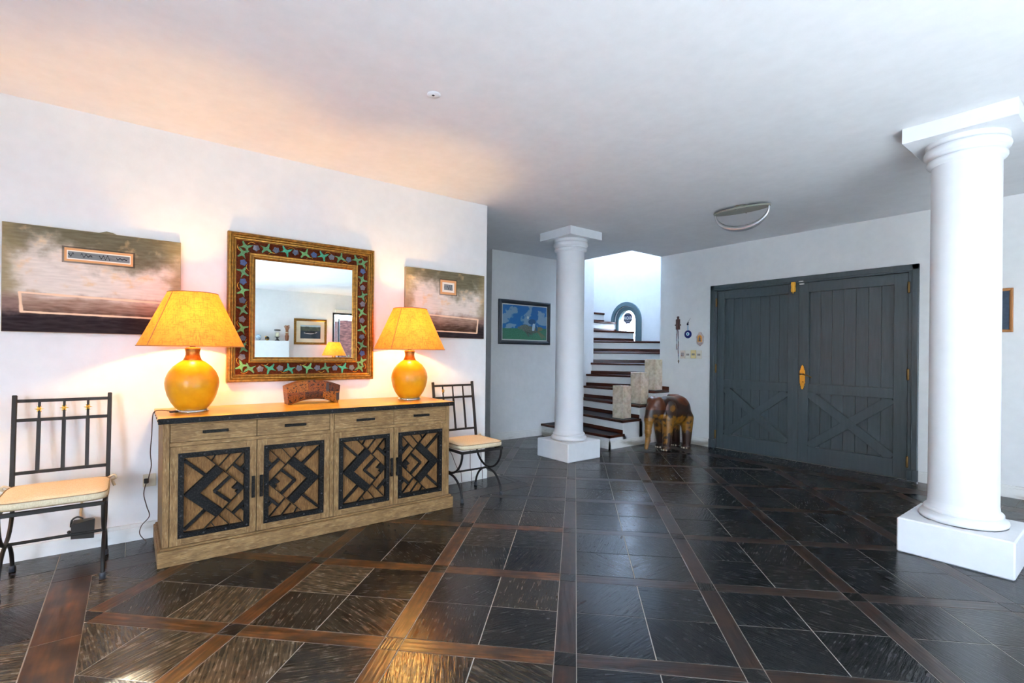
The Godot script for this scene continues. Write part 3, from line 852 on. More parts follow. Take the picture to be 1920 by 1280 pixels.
# ------------------------------------------------------------------ entrance door
func build_front_door() -> void:
	var dz0 := -3.60; var dz1 := -1.395; var mid := -2.508
	var t := thing("door_1", Vector3(DX, 0, mid), "grey double entrance door with plank panels and cross braces", "door", "", 0.0, "structure")
	var o := Vector3(-DX, 0, -mid)
	var s := S()
	for e in [dz0, dz1]:
		var sg := 1.0 if e == dz0 else -1.0
		ab(s, Vector3(DX - 0.024, 0, minf(e, e + sg * 0.055)) + o, Vector3(DX + 0.02, 2.145, maxf(e, e + sg * 0.055)) + o, 0.004)
		ab(s, Vector3(DX - 0.010, 0, minf(e + sg * 0.05, e + sg * 0.085)) + o, Vector3(DX + 0.14, 2.10, maxf(e + sg * 0.05, e + sg * 0.085)) + o, 0.003)
		ab(s, Vector3(DX - 0.03, 0, minf(e - sg * 0.004, e + sg * 0.04)) + o, Vector3(DX + 0.02, 0.11, maxf(e - sg * 0.004, e + sg * 0.04)) + o, 0.003)
		ab(s, Vector3(DX - 0.026, 0, minf(e + sg * 0.04, e + sg * 0.086)) + o, Vector3(DX + 0.02, 0.105, maxf(e + sg * 0.04, e + sg * 0.086)) + o, 0.003)
	ab(s, Vector3(DX - 0.024, 2.09, dz0) + o, Vector3(DX + 0.02, 2.145, dz1) + o, 0.004)
	ab(s, Vector3(DX - 0.010, 2.073, dz0 + 0.05) + o, Vector3(DX + 0.14, 2.10, dz1 - 0.05) + o, 0.003)
	ab(s, Vector3(DX + 0.067, 0, dz0 + 0.05) + o, Vector3(DX + 0.08, 2.09, dz1 - 0.05) + o)
	ab(s, Vector3(DX + 0.03, 0, dz0 + 0.05) + o, Vector3(DX + 0.14, 0.012, dz1 - 0.05) + o)
	obj("door_frame", s, M.door, t)
	for side in 2:
		var z0 := dz0 + 0.088 if side == 0 else mid + 0.0015
		var z1 := mid - 0.0015 if side == 0 else dz1 - 0.088
		var lf := Node3D.new()
		lf.name = "leaf"
		t.add_child(lf, true)
		var pz0 := z0 + (0.092 if side == 0 else 0.105)
		var pz1 := z1 - (0.115 if side == 0 else 0.118)
		var xf_ := DX + 0.012      # face of the stiles
		var xb := DX + 0.066
		for d in [["stile", z0, pz0, 0.006, 2.070], ["stile", pz1, z1, 0.006, 2.070], ["rail", pz0, pz1, 1.96, 2.070], ["rail", pz0, pz1, 0.80, 0.905], ["rail", pz0, pz1, 0.006, 0.19]]:
			obj(d[0], bx(Vector3(xf_, d[3], d[1]) + o, Vector3(xb, d[4], d[2]) + o, 0.002), M.door, lf)
		var w := (pz1 - pz0) / 7.0
		for k in 7:
			obj("plank", bx(Vector3(xf_ + 0.032, 0.05, pz0 + w * k + 0.0015) + o, Vector3(xb - 0.004, 2.0, pz0 + w * (k + 1) - 0.0015) + o, 0.0015), M.door, lf)
		# cross braces, one continuous, the other butting against it
		var a := Vector3(xf_ + 0.018, 0.795, pz0 + 0.012) + o; var b := Vector3(xf_ + 0.018, 0.195, pz1 - 0.012) + o
		var c := Vector3(xf_ + 0.0185, 0.195, pz0 + 0.012) + o; var d2 := Vector3(xf_ + 0.0185, 0.795, pz1 - 0.012) + o
		for q in [[a, b], [c, d2]]:
			s = S()
			bar(s, q[0], q[1], 0.092, 0.032, Vector3(-1, 0, 0), 0.0015)
			obj("brace", s, M.door, lf)
		for y in [0.18, 1.05, 1.92]:
			s = S()
			var hz := (z0 - 0.006) if side == 0 else (z1 + 0.006)
			lathe(s, [Vector2(0, -0.06), Vector2(0.008, -0.055), Vector2(0.011, -0.05), Vector2(0.011, 0.05), Vector2(0.008, 0.055), Vector2(0, 0.06)], 10, Transform3D(Basis(), Vector3(DX - 0.012, y, hz) + o))
			obj("hinge", s, M.brass_dark, lf)
		if side == 1:
			# ornate brass plate and lever
			var pp := [Vector2(0, 0.145), Vector2(0.012, 0.128), Vector2(0.017, 0.110), Vector2(0.014, 0.104), Vector2(0.026, 0.098), Vector2(0.020, 0.088), Vector2(0.030, 0.076), Vector2(0.029, 0.0), Vector2(0.029, -0.07), Vector2(0.022, -0.084), Vector2(0.028, -0.096), Vector2(0.015, -0.104), Vector2(0.018, -0.116), Vector2(0.012, -0.132), Vector2(0, -0.146)]
			var pl := PackedVector2Array(pp)
			for i in range(pp.size() - 2, 0, -1): pl.append(Vector2(-pp[i].x, pp[i].y))
			s = S()
			prism(s, pl, 0.0, 0.005, Transform3D(Basis(Vector3(0, 0, 1), Vector3.UP, Vector3(-1, 0, 0)), Vector3(xf_, 0.98, -2.462) + o), 0.0015)
			obj("handle_plate", s, M.brass, lf)
			s = S()
			tube(s, [Vector3(xf_, 1.015, -2.468) + o, Vector3(xf_ - 0.05, 1.015, -2.468) + o], 0.011, 12)
			tube(s, smooth_path([Vector3(xf_ - 0.045, 1.015, -2.475) + o, Vector3(xf_ - 0.05, 1.014, -2.44) + o, Vector3(xf_ - 0.05, 1.004, -2.40) + o, Vector3(xf_ - 0.048, 0.992, -2.365) + o, Vector3(xf_ - 0.044, 0.980, -2.352) + o]), 0.0075, 10)
			obj("lever", s, M.brass_dark, lf)
			obj("keyhole", bx(Vector3(xf_ - 0.0065, 0.922, -2.463) + o, Vector3(xf_ - 0.004, 0.930, -2.447) + o), M.black, lf)
		else:
			s = S()
			var bp := PackedVector2Array([Vector2(0.024, -0.06), Vector2(0.028, -0.03), Vector2(0.024, 0.0), Vector2(0.028, 0.03), Vector2(0.024, 0.066), Vector2(0.012, 0.072), Vector2(-0.012, 0.072), Vector2(-0.024, 0.066), Vector2(-0.028, 0.03), Vector2(-0.024, 0.0), Vector2(-0.028, -0.03), Vector2(-0.024, -0.06)])
			prism(s, bp, 0.0, 0.006, Transform3D(Basis(Vector3(0, 0, 1), Vector3.UP, Vector3(-1, 0, 0)), Vector3(xf_ - 0.018, 2.03, -2.563) + o), 0.002)
			ab(s, Vector3(xf_ - 0.03, 1.95, -2.567) + o, Vector3(xf_ - 0.018, 2.09, -2.559) + o, 0.003)
			ab(s, Vector3(xf_ - 0.018, 1.975, -2.585) + o, Vector3(xf_ , 2.07, -2.541) + o)
			obj("bolt", s, M.brass, lf)
	obj("contact_sensor", bx(Vector3(DX - 0.022, 2.081, -2.50) + o, Vector3(DX - 0.008, 2.096, -2.449) + o, 0.002), M.white_plastic, t)
	obj("contact_sensor", bx(Vector3(DX - 0.004, 2.052, -2.50) + o, Vector3(DX + 0.014, 2.067, -2.449) + o, 0.002), M.white_plastic, t)

# ------------------------------------------------------------------ sideboard
func build_sideboard() -> void:
	var t := thing("sideboard", Vector3(1.07, 0, -3.665), "long limed-oak sideboard with black iron lattice doors", "sideboard")
	var o := Vector3(-1.07, 0, 3.665)
	var B := func(x0: float, x1: float, y0: float, y1: float, z0: float, z1: float, bv := 0.002) -> SurfaceTool: return bx(Vector3(x0, y0, z0) + o, Vector3(x1, y1, z1) + o, bv)
	var zf := -3.392
	var zk := -3.953
	var s := S()
	ab(s, Vector3(0.122, 0, zk) + o, Vector3(2.022, 0.088, -3.360) + o, 0.003)
	ab(s, Vector3(0.130, 0.088, zk) + o, Vector3(2.014, 0.100, -3.370) + o, 0.005)
	obj("plinth", s, M.oak_h, t)
	obj("side_panel", B.call(0.144, 0.176, 0.1, 0.802, zk, zf), M.oak_v, t)
	obj("side_panel", B.call(1.967, 1.998, 0.1, 0.802, zk, zf), M.oak_v, t)
	obj("centre_stile", B.call(1.069, 1.095, 0.1, 0.802, -3.45, zf), M.oak_v, t)
	s = S()
	for r in [[0.669, 0.690], [0.7925, 0.802]]:
		ab(s, Vector3(0.176, r[0], -3.45) + o, Vector3(1.069, r[1], zf) + o, 0.001)
		ab(s, Vector3(1.095, r[0], -3.45) + o, Vector3(1.967, r[1], zf) + o, 0.001)
	ab(s, Vector3(0.176, 0.1, zk) + o, Vector3(1.967, 0.8, -3.452) + o)
	obj("front_rails", s, M.oak_h, t)
	obj("top_board", B.call(0.121, 2.022, 0.803, 0.8355, -3.962, -3.362, 0.002), M.oak_top, t)
	var strip := obj("edge_strip", B.call(0.120, 2.023, 0.8035, 0.835, -3.362, -3.357, 0.001), M.iron, t)
	var stud := S()
	lathe(stud, [Vector2(0.0055, 0), Vector2(0.005, 0.002), Vector2(0.0025, 0.0035), Vector2(0, 0.004)], 8, Transform3D(Basis(Vector3.RIGHT, PI / 2), Vector3.ZERO))
	var stud_mesh := stud.commit()
	for i in 13: part("stud", stud_mesh, M.stud, strip, Transform3D(Basis(), Vector3(0.165 + i * 0.151, 0.819, -3.357) + o))
	for i in 4: part("stud", stud_mesh, M.iron, t, Transform3D(Basis(Vector3.UP, -PI / 2), Vector3(0.121, 0.82, -3.40 - i * 0.15) + o))
	# drawers
	var xs := [[0.178, 0.6205], [0.6235, 1.067], [1.097, 1.5275], [1.5305, 1.965]]
	for d in xs:
		var dr := obj("drawer", B.call(d[0], d[1], 0.6915, 0.7915, -3.452, zf + 0.001, 0.002), M.oak_h, t)
		var cx: float = (d[0] + d[1]) / 2
		s = S()
		ab(s, Vector3(cx - 0.066, 0.735, zf + 0.010) + o, Vector3(cx + 0.066, 0.752, zf + 0.018) + o, 0.0015)
		for e in [-1, 1]: ab(s, Vector3(cx + e * 0.052 - 0.008, 0.738, zf + 0.001) + o, Vector3(cx + e * 0.052 + 0.008, 0.749, zf + 0.011) + o)
		obj("handle", s, M.iron, dr)
	# doors with lattices
	var thick := PackedVector2Array([Vector2(0.0275, 0.2435), Vector2(0.187, 0.396), Vector2(0.224, 0.357), Vector2(0.107, 0.2435), Vector2(0.224, 0.130), Vector2(0.187, 0.091)])
	var block := PackedVector2Array([Vector2(0.272, 0.247), Vector2(0.303, 0.280), Vector2(0.338, 0.2435), Vector2(0.304, 0.207), Vector2(0.290, 0.222), Vector2(0.302, 0.234)])
	var flat := [[0.031, 0.443, 0.136, 0.343, 0.017], [0.279, 0.392, 0.341, 0.329, 0.018], [0.3225, 0.362, 0.341, 0.384, 0.014], [0.265, 0.3215, 0.1795, 0.2420, 0.017]]
	var fins := [[0.127, 0.463, 0.338, 0.2435], [0.263, 0.4605, 0.205, 0.390], [0.336, 0.460, 0.2405, 0.352], [0.187, 0.461, 0.165, 0.425]]
	for k in 4:
		var d = xs[k]
		var dn := Node3D.new()
		dn.name = "door"
		t.add_child(dn, true)
		var x0: float = d[0]; var x1: float = d[1]
		var gx := (x0 + x1) / 2 - 0.183
		var gy := 0.1405
		for q in [["stile", x0, gx + 0.02, 0.1005, 0.668, "oak_v"], ["stile", gx + 0.346, x1, 0.1005, 0.668, "oak_v"], ["rail", gx + 0.02, gx + 0.346, 0.1005, gy + 0.02, "oak_h"], ["rail", gx + 0.02, gx + 0.346, gy + 0.467, 0.668, "oak_h"]]:
			obj(q[0], B.call(q[1], q[2], q[3], q[4], -3.425, zf + 0.003, 0.0015), M[q[5]], dn)
		obj("panel", B.call(gx + 0.015, gx + 0.351, gy + 0.015, gy + 0.472, -3.43, -3.413, 0.0), M.oak_panel, dn)
		var mir := k % 2 == 1
		var U := func(u: float, v: float) -> Vector2: return Vector2(gx + (0.366 - u if mir else u), gy + v)
		var zg := zf + 0.003
		s = S()
		mitre(s, 0.366, 0.487, [Vector2(0, -0.001), Vector2(0, 0.007), Vector2(0.0285, 0.007), Vector2(0.0285, -0.022)], Transform3D(Basis(), Vector3(gx + 0.183, gy + 0.2435, zg) + o))
		obj("lattice_frame", s, M.iron, dn)
		for pg in [thick, block]:
			var q := PackedVector2Array()
			for v in pg: q.append(U.call(v.x, v.y) + Vector2(o.x, o.y))
			s = S()
			prism(s, q, -3.413 + o.z, zg + 0.004 + o.z, Transform3D.IDENTITY, 0.0012)
			obj("lattice_bar", s, M.iron, dn)
		for both in 2:
			for f in flat:
				var a: Vector2 = U.call(f[0], f[1] if both == 0 else 0.487 - f[1]); var b: Vector2 = U.call(f[2], f[3] if both == 0 else 0.487 - f[3])
				s = S()
				bar(s, Vector3(a.x, a.y, zg - 0.006) + o, Vector3(b.x, b.y, zg - 0.006) + o, f[4], 0.018 - 0.001 * both, Vector3.BACK, 0.001)
				obj("lattice_bar", s, M.iron, dn)
			for f in fins:
				var a: Vector2 = U.call(f[0], f[1] if both == 0 else 0.487 - f[1]); var b: Vector2 = U.call(f[2], f[3] if both == 0 else 0.487 - f[3])
				s = S()
				bar(s, Vector3(a.x, a.y, zg - 0.0065) + o, Vector3(b.x, b.y, zg - 0.0065) + o, 0.0035, 0.021, Vector3.BACK, 0.0)
				obj("lattice_fin", s, M.iron, dn)
		for v in [0.014, 0.13, 0.2435, 0.357, 0.473]:
			for u in [0.014, 0.352]: part("stud", stud_mesh, M.stud, dn, Transform3D(Basis(), Vector3(gx + u, gy + v, zg + 0.007) + o))
		for u in [0.127, 0.24]:
			for v in [0.014, 0.473]: part("stud", stud_mesh, M.stud, dn, Transform3D(Basis(), Vector3(gx + u, gy + v, zg + 0.007) + o))
		var hx: float = x1 - 0.0195 if not mir else x0 + 0.0225
		s = S()
		ab(s, Vector3(hx - 0.009, 0.316, zf + 0.016) + o, Vector3(hx + 0.009, 0.449, zf + 0.024) + o, 0.0015)
		for y in [0.332, 0.433]: ab(s, Vector3(hx - 0.006, y - 0.008, zf + 0.003) + o, Vector3(hx + 0.006, y + 0.008, zf + 0.017) + o)
		obj("handle", s, M.iron, dn)

# ------------------------------------------------------------------ mirror
func build_mirror() -> void:
	var t := thing("mirror", Vector3(1.056, 1.526, WZ + 0.004), "square gilt mirror with bird and flower inlay", "mirror")
	var W := 1.06
	obj("glass", bx(Vector3(-0.37, -0.37, 0.0), Vector3(0.37, 0.37, 0.022)), M.mirror, t)
	var s := S()
	mitre(s, W, W, [Vector2(0, -0.002), Vector2(0, 0.040), Vector2(0.006, 0.048), Vector2(0.018, 0.050), Vector2(0.022, 0.044), Vector2(0.026, 0.047), Vector2(0.034, 0.046), Vector2(0.037, 0.038), Vector2(0.041, 0.041), Vector2(0.047, 0.039), Vector2(0.050, 0.030), Vector2(0.053, 0.030)])
	obj("outer_moulding", s, M.gold, t)
	s = S()
	mitre(s, W - 0.106, W - 0.106, [Vector2(0, 0.030), Vector2(0.084, 0.030)])
	var band := obj("inlay_band", s, M.inlay, t)
	s = S()
	var wi := W - 0.274
	mitre(s, wi, wi, [Vector2(0, 0.028), Vector2(0.0, 0.040), Vector2(0.005, 0.043), Vector2(0.014, 0.040), Vector2(0.017, 0.034), Vector2(0.027, 0.033), Vector2(0.031, 0.028), Vector2(0.041, 0.022)])
	obj("inner_moulding", s, M.gold, t)
	# one swallow, one five-petalled flower, one gold sprig
	var bird := PackedVector2Array([Vector2(-0.034, 0.016), Vector2(-0.020, 0.012), Vector2(-0.006, 0.007), Vector2(0.004, 0.012), Vector2(0.012, 0.030), Vector2(0.020, 0.033), Vector2(0.017, 0.014), Vector2(0.014, 0.002), Vector2(0.024, -0.008), Vector2(0.034, -0.026), Vector2(0.016, -0.018), Vector2(0.004, -0.010), Vector2(-0.008, -0.016), Vector2(-0.022, -0.030), Vector2(-0.026, -0.022), Vector2(-0.016, -0.006), Vector2(-0.020, 0.004)])
	var sb := S()
	prism(sb, bird, -0.001, 0.004, Transform3D.IDENTITY, 0.0012)
	var bm := sb.commit()
	var fl := PackedVector2Array()
	for i in 20:
		var a := TAU * i / 20.0
		fl.append(Vector2(cos(a), sin(a)) * (0.0215 + 0.003 * cos(5 * a)))
	var sf := S()
	prism(sf, fl, -0.001, 0.005, Transform3D.IDENTITY, 0.002)
	var fm := sf.commit()
	var ss := S()
	tube(ss, smooth_path([Vector3(-0.024, -0.006, 0), Vector3(-0.008, 0.004, 0), Vector3(0.010, 0.004, 0), Vector3(0.024, -0.006, 0)], 4), [0.0008, 0.0012, 0.0014, 0.0016, 0.0018, 0.002, 0.002, 0.002, 0.002, 0.0018, 0.0015, 0.0012, 0.0008], 6)
	var gm := ss.commit()
	var mid := W / 2 - 0.053 - 0.042
	for k in 4:
		var R := Basis(Vector3.BACK, -PI / 2 * k)
		var n := 13
		for i in n:
			var x := -mid + 2 * mid * (i + 0.25) / n
			var j := 0.006 * (rng.randf() - 0.5)
			if i % 2 == 0:
				var fb := -1.0 if (i / 2) % 2 == 0 else 1.0
				part("bird", bm, M["bird%d" % (rng.randi() % 3)], band, Transform3D(R * Basis(Vector3.BACK, 0.35 * fb * rng.randf()) * Basis.from_scale(Vector3(1.2, 1.2 * fb, 1)), R * Vector3(x, mid + j, 0.030)))
				part("sprig", gm, M.gold_bright, band, Transform3D(R * Basis(Vector3.BACK, 0.3 * rng.randf()), R * Vector3(x + 0.035, mid - 0.028 * fb, 0.031)))
			else:
				part("flower", fm, M["flower%d" % (rng.randi() % 3)], band, Transform3D(R * Basis(Vector3.BACK, rng.randf() * TAU), R * Vector3(x, mid + j, 0.030)))

# ------------------------------------------------------------------ table lamps
func lamp(at: Vector3, label: String, group: String, energy: float) -> Node3D:
	var t := thing("table_lamp", at, label, "lamp", group)
	var s := S()
	lathe(s, [Vector2(0, 0), Vector2(0.088, 0), Vector2(0.090, 0.004), Vector2(0.090, 0.009), Vector2(0.084, 0.012), Vector2(0.084, 0.018), Vector2(0, 0.018)], 40)
	obj("foot", s, M.chrome, t)
	s = S()
	lathe(s, [Vector2(0.078, 0.017), Vector2(0.090, 0.030), Vector2(0.112, 0.062), Vector2(0.131, 0.105), Vector2(0.142, 0.150), Vector2(0.145, 0.180), Vector2(0.141, 0.212), Vector2(0.127, 0.248), Vector2(0.102, 0.282), Vector2(0.074, 0.306), Vector2(0.053, 0.320), Vector2(0.047, 0.324)], 48)
	obj("body", s, M.glaze, t)
	s = S()
	lathe(s, [Vector2(0.049, 0.320), Vector2(0.050, 0.324), Vector2(0.043, 0.338), Vector2(0.038, 0.356), Vector2(0.038, 0.372), Vector2(0.042, 0.388), Vector2(0.043, 0.394), Vector2(0.034, 0.400), Vector2(0, 0.402)], 32)
	obj("neck", s, M.gold, t)
	s = S()
	tube(s, [Vector3(0, 0.40, 0), Vector3(0, 0.49, 0)], 0.016, 12)
	for i in 3:
		var a := TAU * i / 3.0 + 0.3
		tube(s, [Vector3(0, 0.485, 0), Vector3(cos(a) * 0.06, 0.50, sin(a) * 0.06), Vector3(cos(a) * 0.236, 0.505, sin(a) * 0.236)], 0.0025, 6)
	obj("holder", s, M.brass_dark, t)
	s = S()
	ball(s, Vector3(0, 0.545, 0), Vector3(0.03, 0.04, 0.03), 16, 10)
	var bm := mat(Color(1, 0.85, 0.6), 0.4)
	bm.emission_enabled = true
	bm.emission = Color(1.0, 0.72, 0.38)
	bm.emission_energy_multiplier = 4.0
	obj("bulb", s, bm, t)
	s = S()
	lathe(s, [Vector2(0.284, 0.408), Vector2(0.246, 0.490), Vector2(0.208, 0.573), Vector2(0.171, 0.655), Vector2(0.134, 0.737)], 56)
	obj("lamp_shade", s, M.shade, t)
	s = S()
	for d in [[0.2845, 0.408], [0.1345, 0.737]]:
		var ring := []
		for i in 49: ring.append(Vector3(cos(TAU * i / 48.0) * d[0], d[1], sin(TAU * i / 48.0) * d[0]))
		tube(s, ring, 0.0026, 6, false)
	tube(s, [Vector3(-0.2845 * 0.82, 0.408, 0.2845 * 0.57), Vector3(-0.1345 * 0.82, 0.737, 0.1345 * 0.57)], 0.003, 6)
	obj("shade_trim", s, M.trim_gold, t)
	var l := OmniLight3D.new()
	l.name = "lamp_light"
	l.position = Vector3(0, 0.545, 0)
	l.light_color = Color(1.0, 0.81, 0.46)
	l.light_energy = energy
	l.light_size = 0.03
	l.omni_range = 15.0
	l.omni_attenuation = 2.0
	l.shadow_enabled = true
	t.add_child(l)
	return t

func build_lamps() -> void:
	var a := lamp(Vector3(0.303, 0.836, -3.655), "lit yellow ceramic table lamp beside the larger painting above the iron chair", "yellow lamps on the sideboard", 0.5)
	var b := lamp(Vector3(1.795, 0.836, -3.69), "lit yellow ceramic table lamp in front of the painting next to the wall corner", "yellow lamps on the sideboard", 0.5)
	var s := S()
	tube(s, smooth_path([Vector3(-0.085, 0.004, 0.02), Vector3(-0.12, 0.012, 0.0), Vector3(-0.16, 0.016, -0.03), Vector3(-0.188, 0.006, -0.06), Vector3(-0.197, -0.03, -0.075), Vector3(-0.200, -0.14, -0.09), Vector3(-0.205, -0.25, -0.12), Vector3(-0.199, -0.34, -0.15), Vector3(-0.210, -0.42, -0.20), Vector3(-0.213, -0.465, -0.25), Vector3(-0.214, -0.47, -0.285)], 5), 0.0028, 6)
	box(s, Vector3(-0.105, 0.010, 0.005), Vector3(0.045, 0.013, 0.014), 0.003, Transform3D(Basis(Vector3.UP, 0.35), Vector3.ZERO))
	obj("cord", s, M.cord, a)
	s = S()
	tube(s, smooth_path([Vector3(0.085, 0.004, -0.02), Vector3(0.12, 0.02, -0.08), Vector3(0.16, 0.014, -0.16), Vector3(0.19, 0.004, -0.22), Vector3(0.20, 0.004, -0.265)], 5), 0.0028, 6)
	obj("cord", s, M.cord, b)

# ------------------------------------------------------------------ iron chairs
func chair(at: Vector3, label: String, flowers: Array) -> Node3D:
	var t := thing("iron_chair", at, label, "chair", "iron chairs beside the sideboard")
	var w := 0.203
	var back := func(y: float) -> float: return -0.20 - 0.095 * (y - 0.40) / 0.55
	for e in [-1, 1]:
		var s := S()
		bar(s, Vector3(e * w, 0.395, -0.20), Vector3(e * w * 1.02, 0.955, back.call(0.955)), 0.021, 0.021, Vector3.RIGHT, 0.003)
		obj("back_post", s, M.chair_iron, t)
	for y in [0.922, 0.815, 0.527]:
		var s := S()
		var pts := [Vector3(-w, y, back.call(y)), Vector3(-w * 0.5, y - 0.001, back.call(y) - 0.010), Vector3(0, y - 0.002, back.call(y) - 0.014), Vector3(w * 0.5, y - 0.001, back.call(y) - 0.010), Vector3(w, y, back.call(y))]
		for i in 4: bar(s, pts[i], pts[i + 1], 0.018, 0.010, Vector3.BACK, 0.001)
		obj("back_rail", s, M.chair_iron, t)
	for i in 3:
		var x := (i - 1) * 0.106
		var dz := -0.010 if i != 1 else -0.014
		var s := S()
		bar(s, Vector3(x, 0.527, back.call(0.527) + dz), Vector3(x, 0.815, back.call(0.815) + dz), 0.018, 0.008, Vector3.BACK, 0.001)
		bar(s, Vector3(x, 0.815, back.call(0.815) + dz), Vector3(x, 0.922, back.call(0.922) + dz), 0.012, 0.008, Vector3.BACK, 0.001)
		obj("slat", s, M.chair_iron, t)
		if flowers[i]:
			s = S()
			var p := PackedVector2Array()
			for k in 12: p.append(Vector2(cos(TAU * k / 12.0), sin(TAU * k / 12.0)) * (0.0215 if k % 2 == 0 else 0.0085))
			prism(s, p, 0.0, 0.004, Transform3D(Basis(Vector3.RIGHT, -0.1), Vector3(x, 0.874, back.call(0.874) + dz + 0.005)), 0.002)
			ball(s, Vector3(x, 0.874, back.call(0.874) + dz + 0.010), Vector3(0.007, 0.007, 0.004), 10, 6)
			obj("flower", s, M.brass, t)
	var sf := S()
	for q in [[Vector3(-w, 0.404, 0.20), Vector3(w, 0.404, 0.20)], [Vector3(-w, 0.404, -0.20), Vector3(w, 0.404, -0.20)], [Vector3(-w, 0.404, -0.20), Vector3(-w, 0.404, 0.20)], [Vector3(w, 0.404, -0.20), Vector3(w, 0.404, 0.20)]]:
		bar(sf, q[0], q[1], 0.020, 0.020, Vector3.UP, 0.002)
	obj("seat_frame", sf, M.chair_iron, t)
	for e in [-1, 1]:
		for up in 2:
			var s := S()
			var arc := []
			for i in 17:
				var a := PI * i / 16.0
				arc.append(Vector3(e * (w - 0.006), 0.398 - sin(a) * 0.188 if up == 1 else sin(a) * 0.192 + 0.006, cos(a) * (0.195 if up == 1 else 0.198)))
			tube(s, arc, 0.0095, 8)
			obj("leg", s, M.chair_iron, t)
		for z in [-0.198, 0.198]:
			var s := S()
			lathe(s, [Vector2(0, 0), Vector2(0.0145, 0), Vector2(0.0145, 0.024), Vector2(0.012, 0.032), Vector2(0.009, 0.034)], 12, Transform3D(Basis(), Vector3(e * (w - 0.006), 0, z)))
			obj("foot_cap", s, M.rubber, t)
	var sr := S()
	tube(sr, [Vector3(-w + 0.006, 0.204, 0), Vector3(w - 0.006, 0.204, 0)], 0.0085, 8)
	obj("stretcher", sr, M.chair_iron, t)
	var sc := S()
	pillow(sc, Vector3(0, 0.445, 0.004), Vector3(0.435, 0.058, 0.425), 0.16)
	var cu := obj("cushion", sc, M.linen, t)
	sc = S()
	for y in [0.462, 0.428]:
		var ring := []
		for i in 65:
			var a := TAU * i / 64.0
			ring.append(Vector3(signf(cos(a)) * pow(absf(cos(a)), 0.28) * 0.2155, y, 0.004 + signf(sin(a)) * pow(absf(sin(a)), 0.28) * 0.2105))
		tube(sc, ring, 0.0028, 5, false)
	obj("piping", sc, M.piping, cu)
	sc = S()
	for e in [-1, 1]:
		tube(sc, smooth_path([Vector3(e * 0.205, 0.455, -0.19), Vector3(e * 0.232, 0.470, -0.185), Vector3(e * 0.242, 0.452, -0.19), Vector3(e * 0.225, 0.440, -0.195), Vector3(e * 0.236, 0.405, -0.19)], 4), 0.007, 6)
	obj("tie", sc, M.linen, cu)
	return t

func build_chairs() -> void:
	chair(Vector3(-0.309, 0, -3.598), "black iron chair with three brass flowers and a linen seat cushion", [true, true, true])
	chair(Vector3(2.335, 0, -3.612), "black iron chair with one brass flower at the right end of the sideboard", [true, false, false])

# ------------------------------------------------------------------ paintings
func seg_d(p: Vector2, a: Vector2, b: Vector2) -> float:
	return Geometry2D.get_closest_point_to_segment(p, a, b).distance_to(p)

func in_box(p: Vector2, a: Vector2, b: Vector2) -> bool:
	return p.x > a.x and p.x < b.x and p.y > a.y and p.y < b.y

func fog_painting(right: bool) -> ImageTexture:
	var n1 := nb(768, 576, 201 + int(right), 0.008, 5)
	var n2 := nb(768, 576, 205, 0.05, 3, 6.0, 1.0)
	return tex(768, 576, func(x, y, i):
		var u: float = x / 768.0
		var v: float = y / 576.0
		var a := n1[i] / 255.0 - 0.5; var b := n2[i] / 255.0 - 0.5
		var w := v + a * 0.22
		var c := mixv(Vector3(98, 92, 72), Vector3(212, 197, 184), smoothstep(0.08, 0.42, w + 0.10 * sin(u * 7.0)))
		c = mixv(c, Vector3(214, 170, 120), smoothstep(0.1, 0.5, a) * 0.6)
		var ed := smoothstep(0.13, 0.0, minf(u, 1.0 - u) + a * 0.1)
		c = mixv(c, Vector3(132, 116, 84), ed * 0.8)
		c = mixv(c, Vector3(128, 102, 92), smoothstep(0.60, 0.74, v + a * 0.1))
		c = mixv(c, Vector3(44, 36, 38), smoothstep(0.76, 0.86, v + a * 0.08))
		c += Vector3.ONE * b * 22.0
		var p := Vector2(u, v)
		# long hollow shape outlined in pale paint
		var q := [Vector2(0.085, 0.635), Vector2(0.94, 0.665), Vector2(0.93, 0.83), Vector2(0.095, 0.815)] if not right else [Vector2(0.10, 0.66), Vector2(0.915, 0.70), Vector2(0.90, 0.915), Vector2(0.12, 0.90)]
		var d := 9.0
		for k in 4: d = minf(d, seg_d(p, q[k], q[(k + 1) % 4]))
		var inside: bool = p.x > q[0].x and p.x < q[1].x and p.y > q[0].y and p.y < q[2].y
		if inside: c = mixv(c, Vector3(150, 118, 98) + Vector3.ONE * (b * 60.0 + (0.74 - v) * 420.0), 0.55)
		c = mixv(c, Vector3(228, 190, 158), smoothstep(0.013, 0.006, d + a * 0.006))
		# small framed panel
		var b0 := Vector2(0.31, 0.175) if not right else Vector2(0.41, 0.13)
		var b1 := Vector2(0.70, 0.305) if not right else Vector2(0.615, 0.345)
		if in_box(p, b0 - Vector2(0.012, 0.014), b1 + Vector2(0.012, 0.016)): c = mixv(c, Vector3(40, 32, 26), 0.5)
		if in_box(p, b0, b1): c = Vector3(206, 150, 100)
		var m := Vector2(0.014, 0.022) if not right else Vector2(0.026, 0.034)
		if in_box(p, b0 + m, b1 - m): c = Vector3(226, 216, 200)
		m += Vector2(0.006, 0.010) if not right else Vector2(0.022, 0.03)
		if in_box(p, b0 + m, b1 - m):
			c = Vector3(112, 116, 116) + Vector3.ONE * b * 40.0
			var ph := u * 260.0
			var yy := (v - (b0.y + b1.y) * 0.5) / (b1.y - b0.y)
			var on_line := absf(yy - 0.16 * sin(ph) * (0.6 + 0.4 * sin(u * 37.0))) < 0.05
			if on_line and sin(u * 62.0) > -0.4: c = Vector3(54, 56, 58)
		return c)

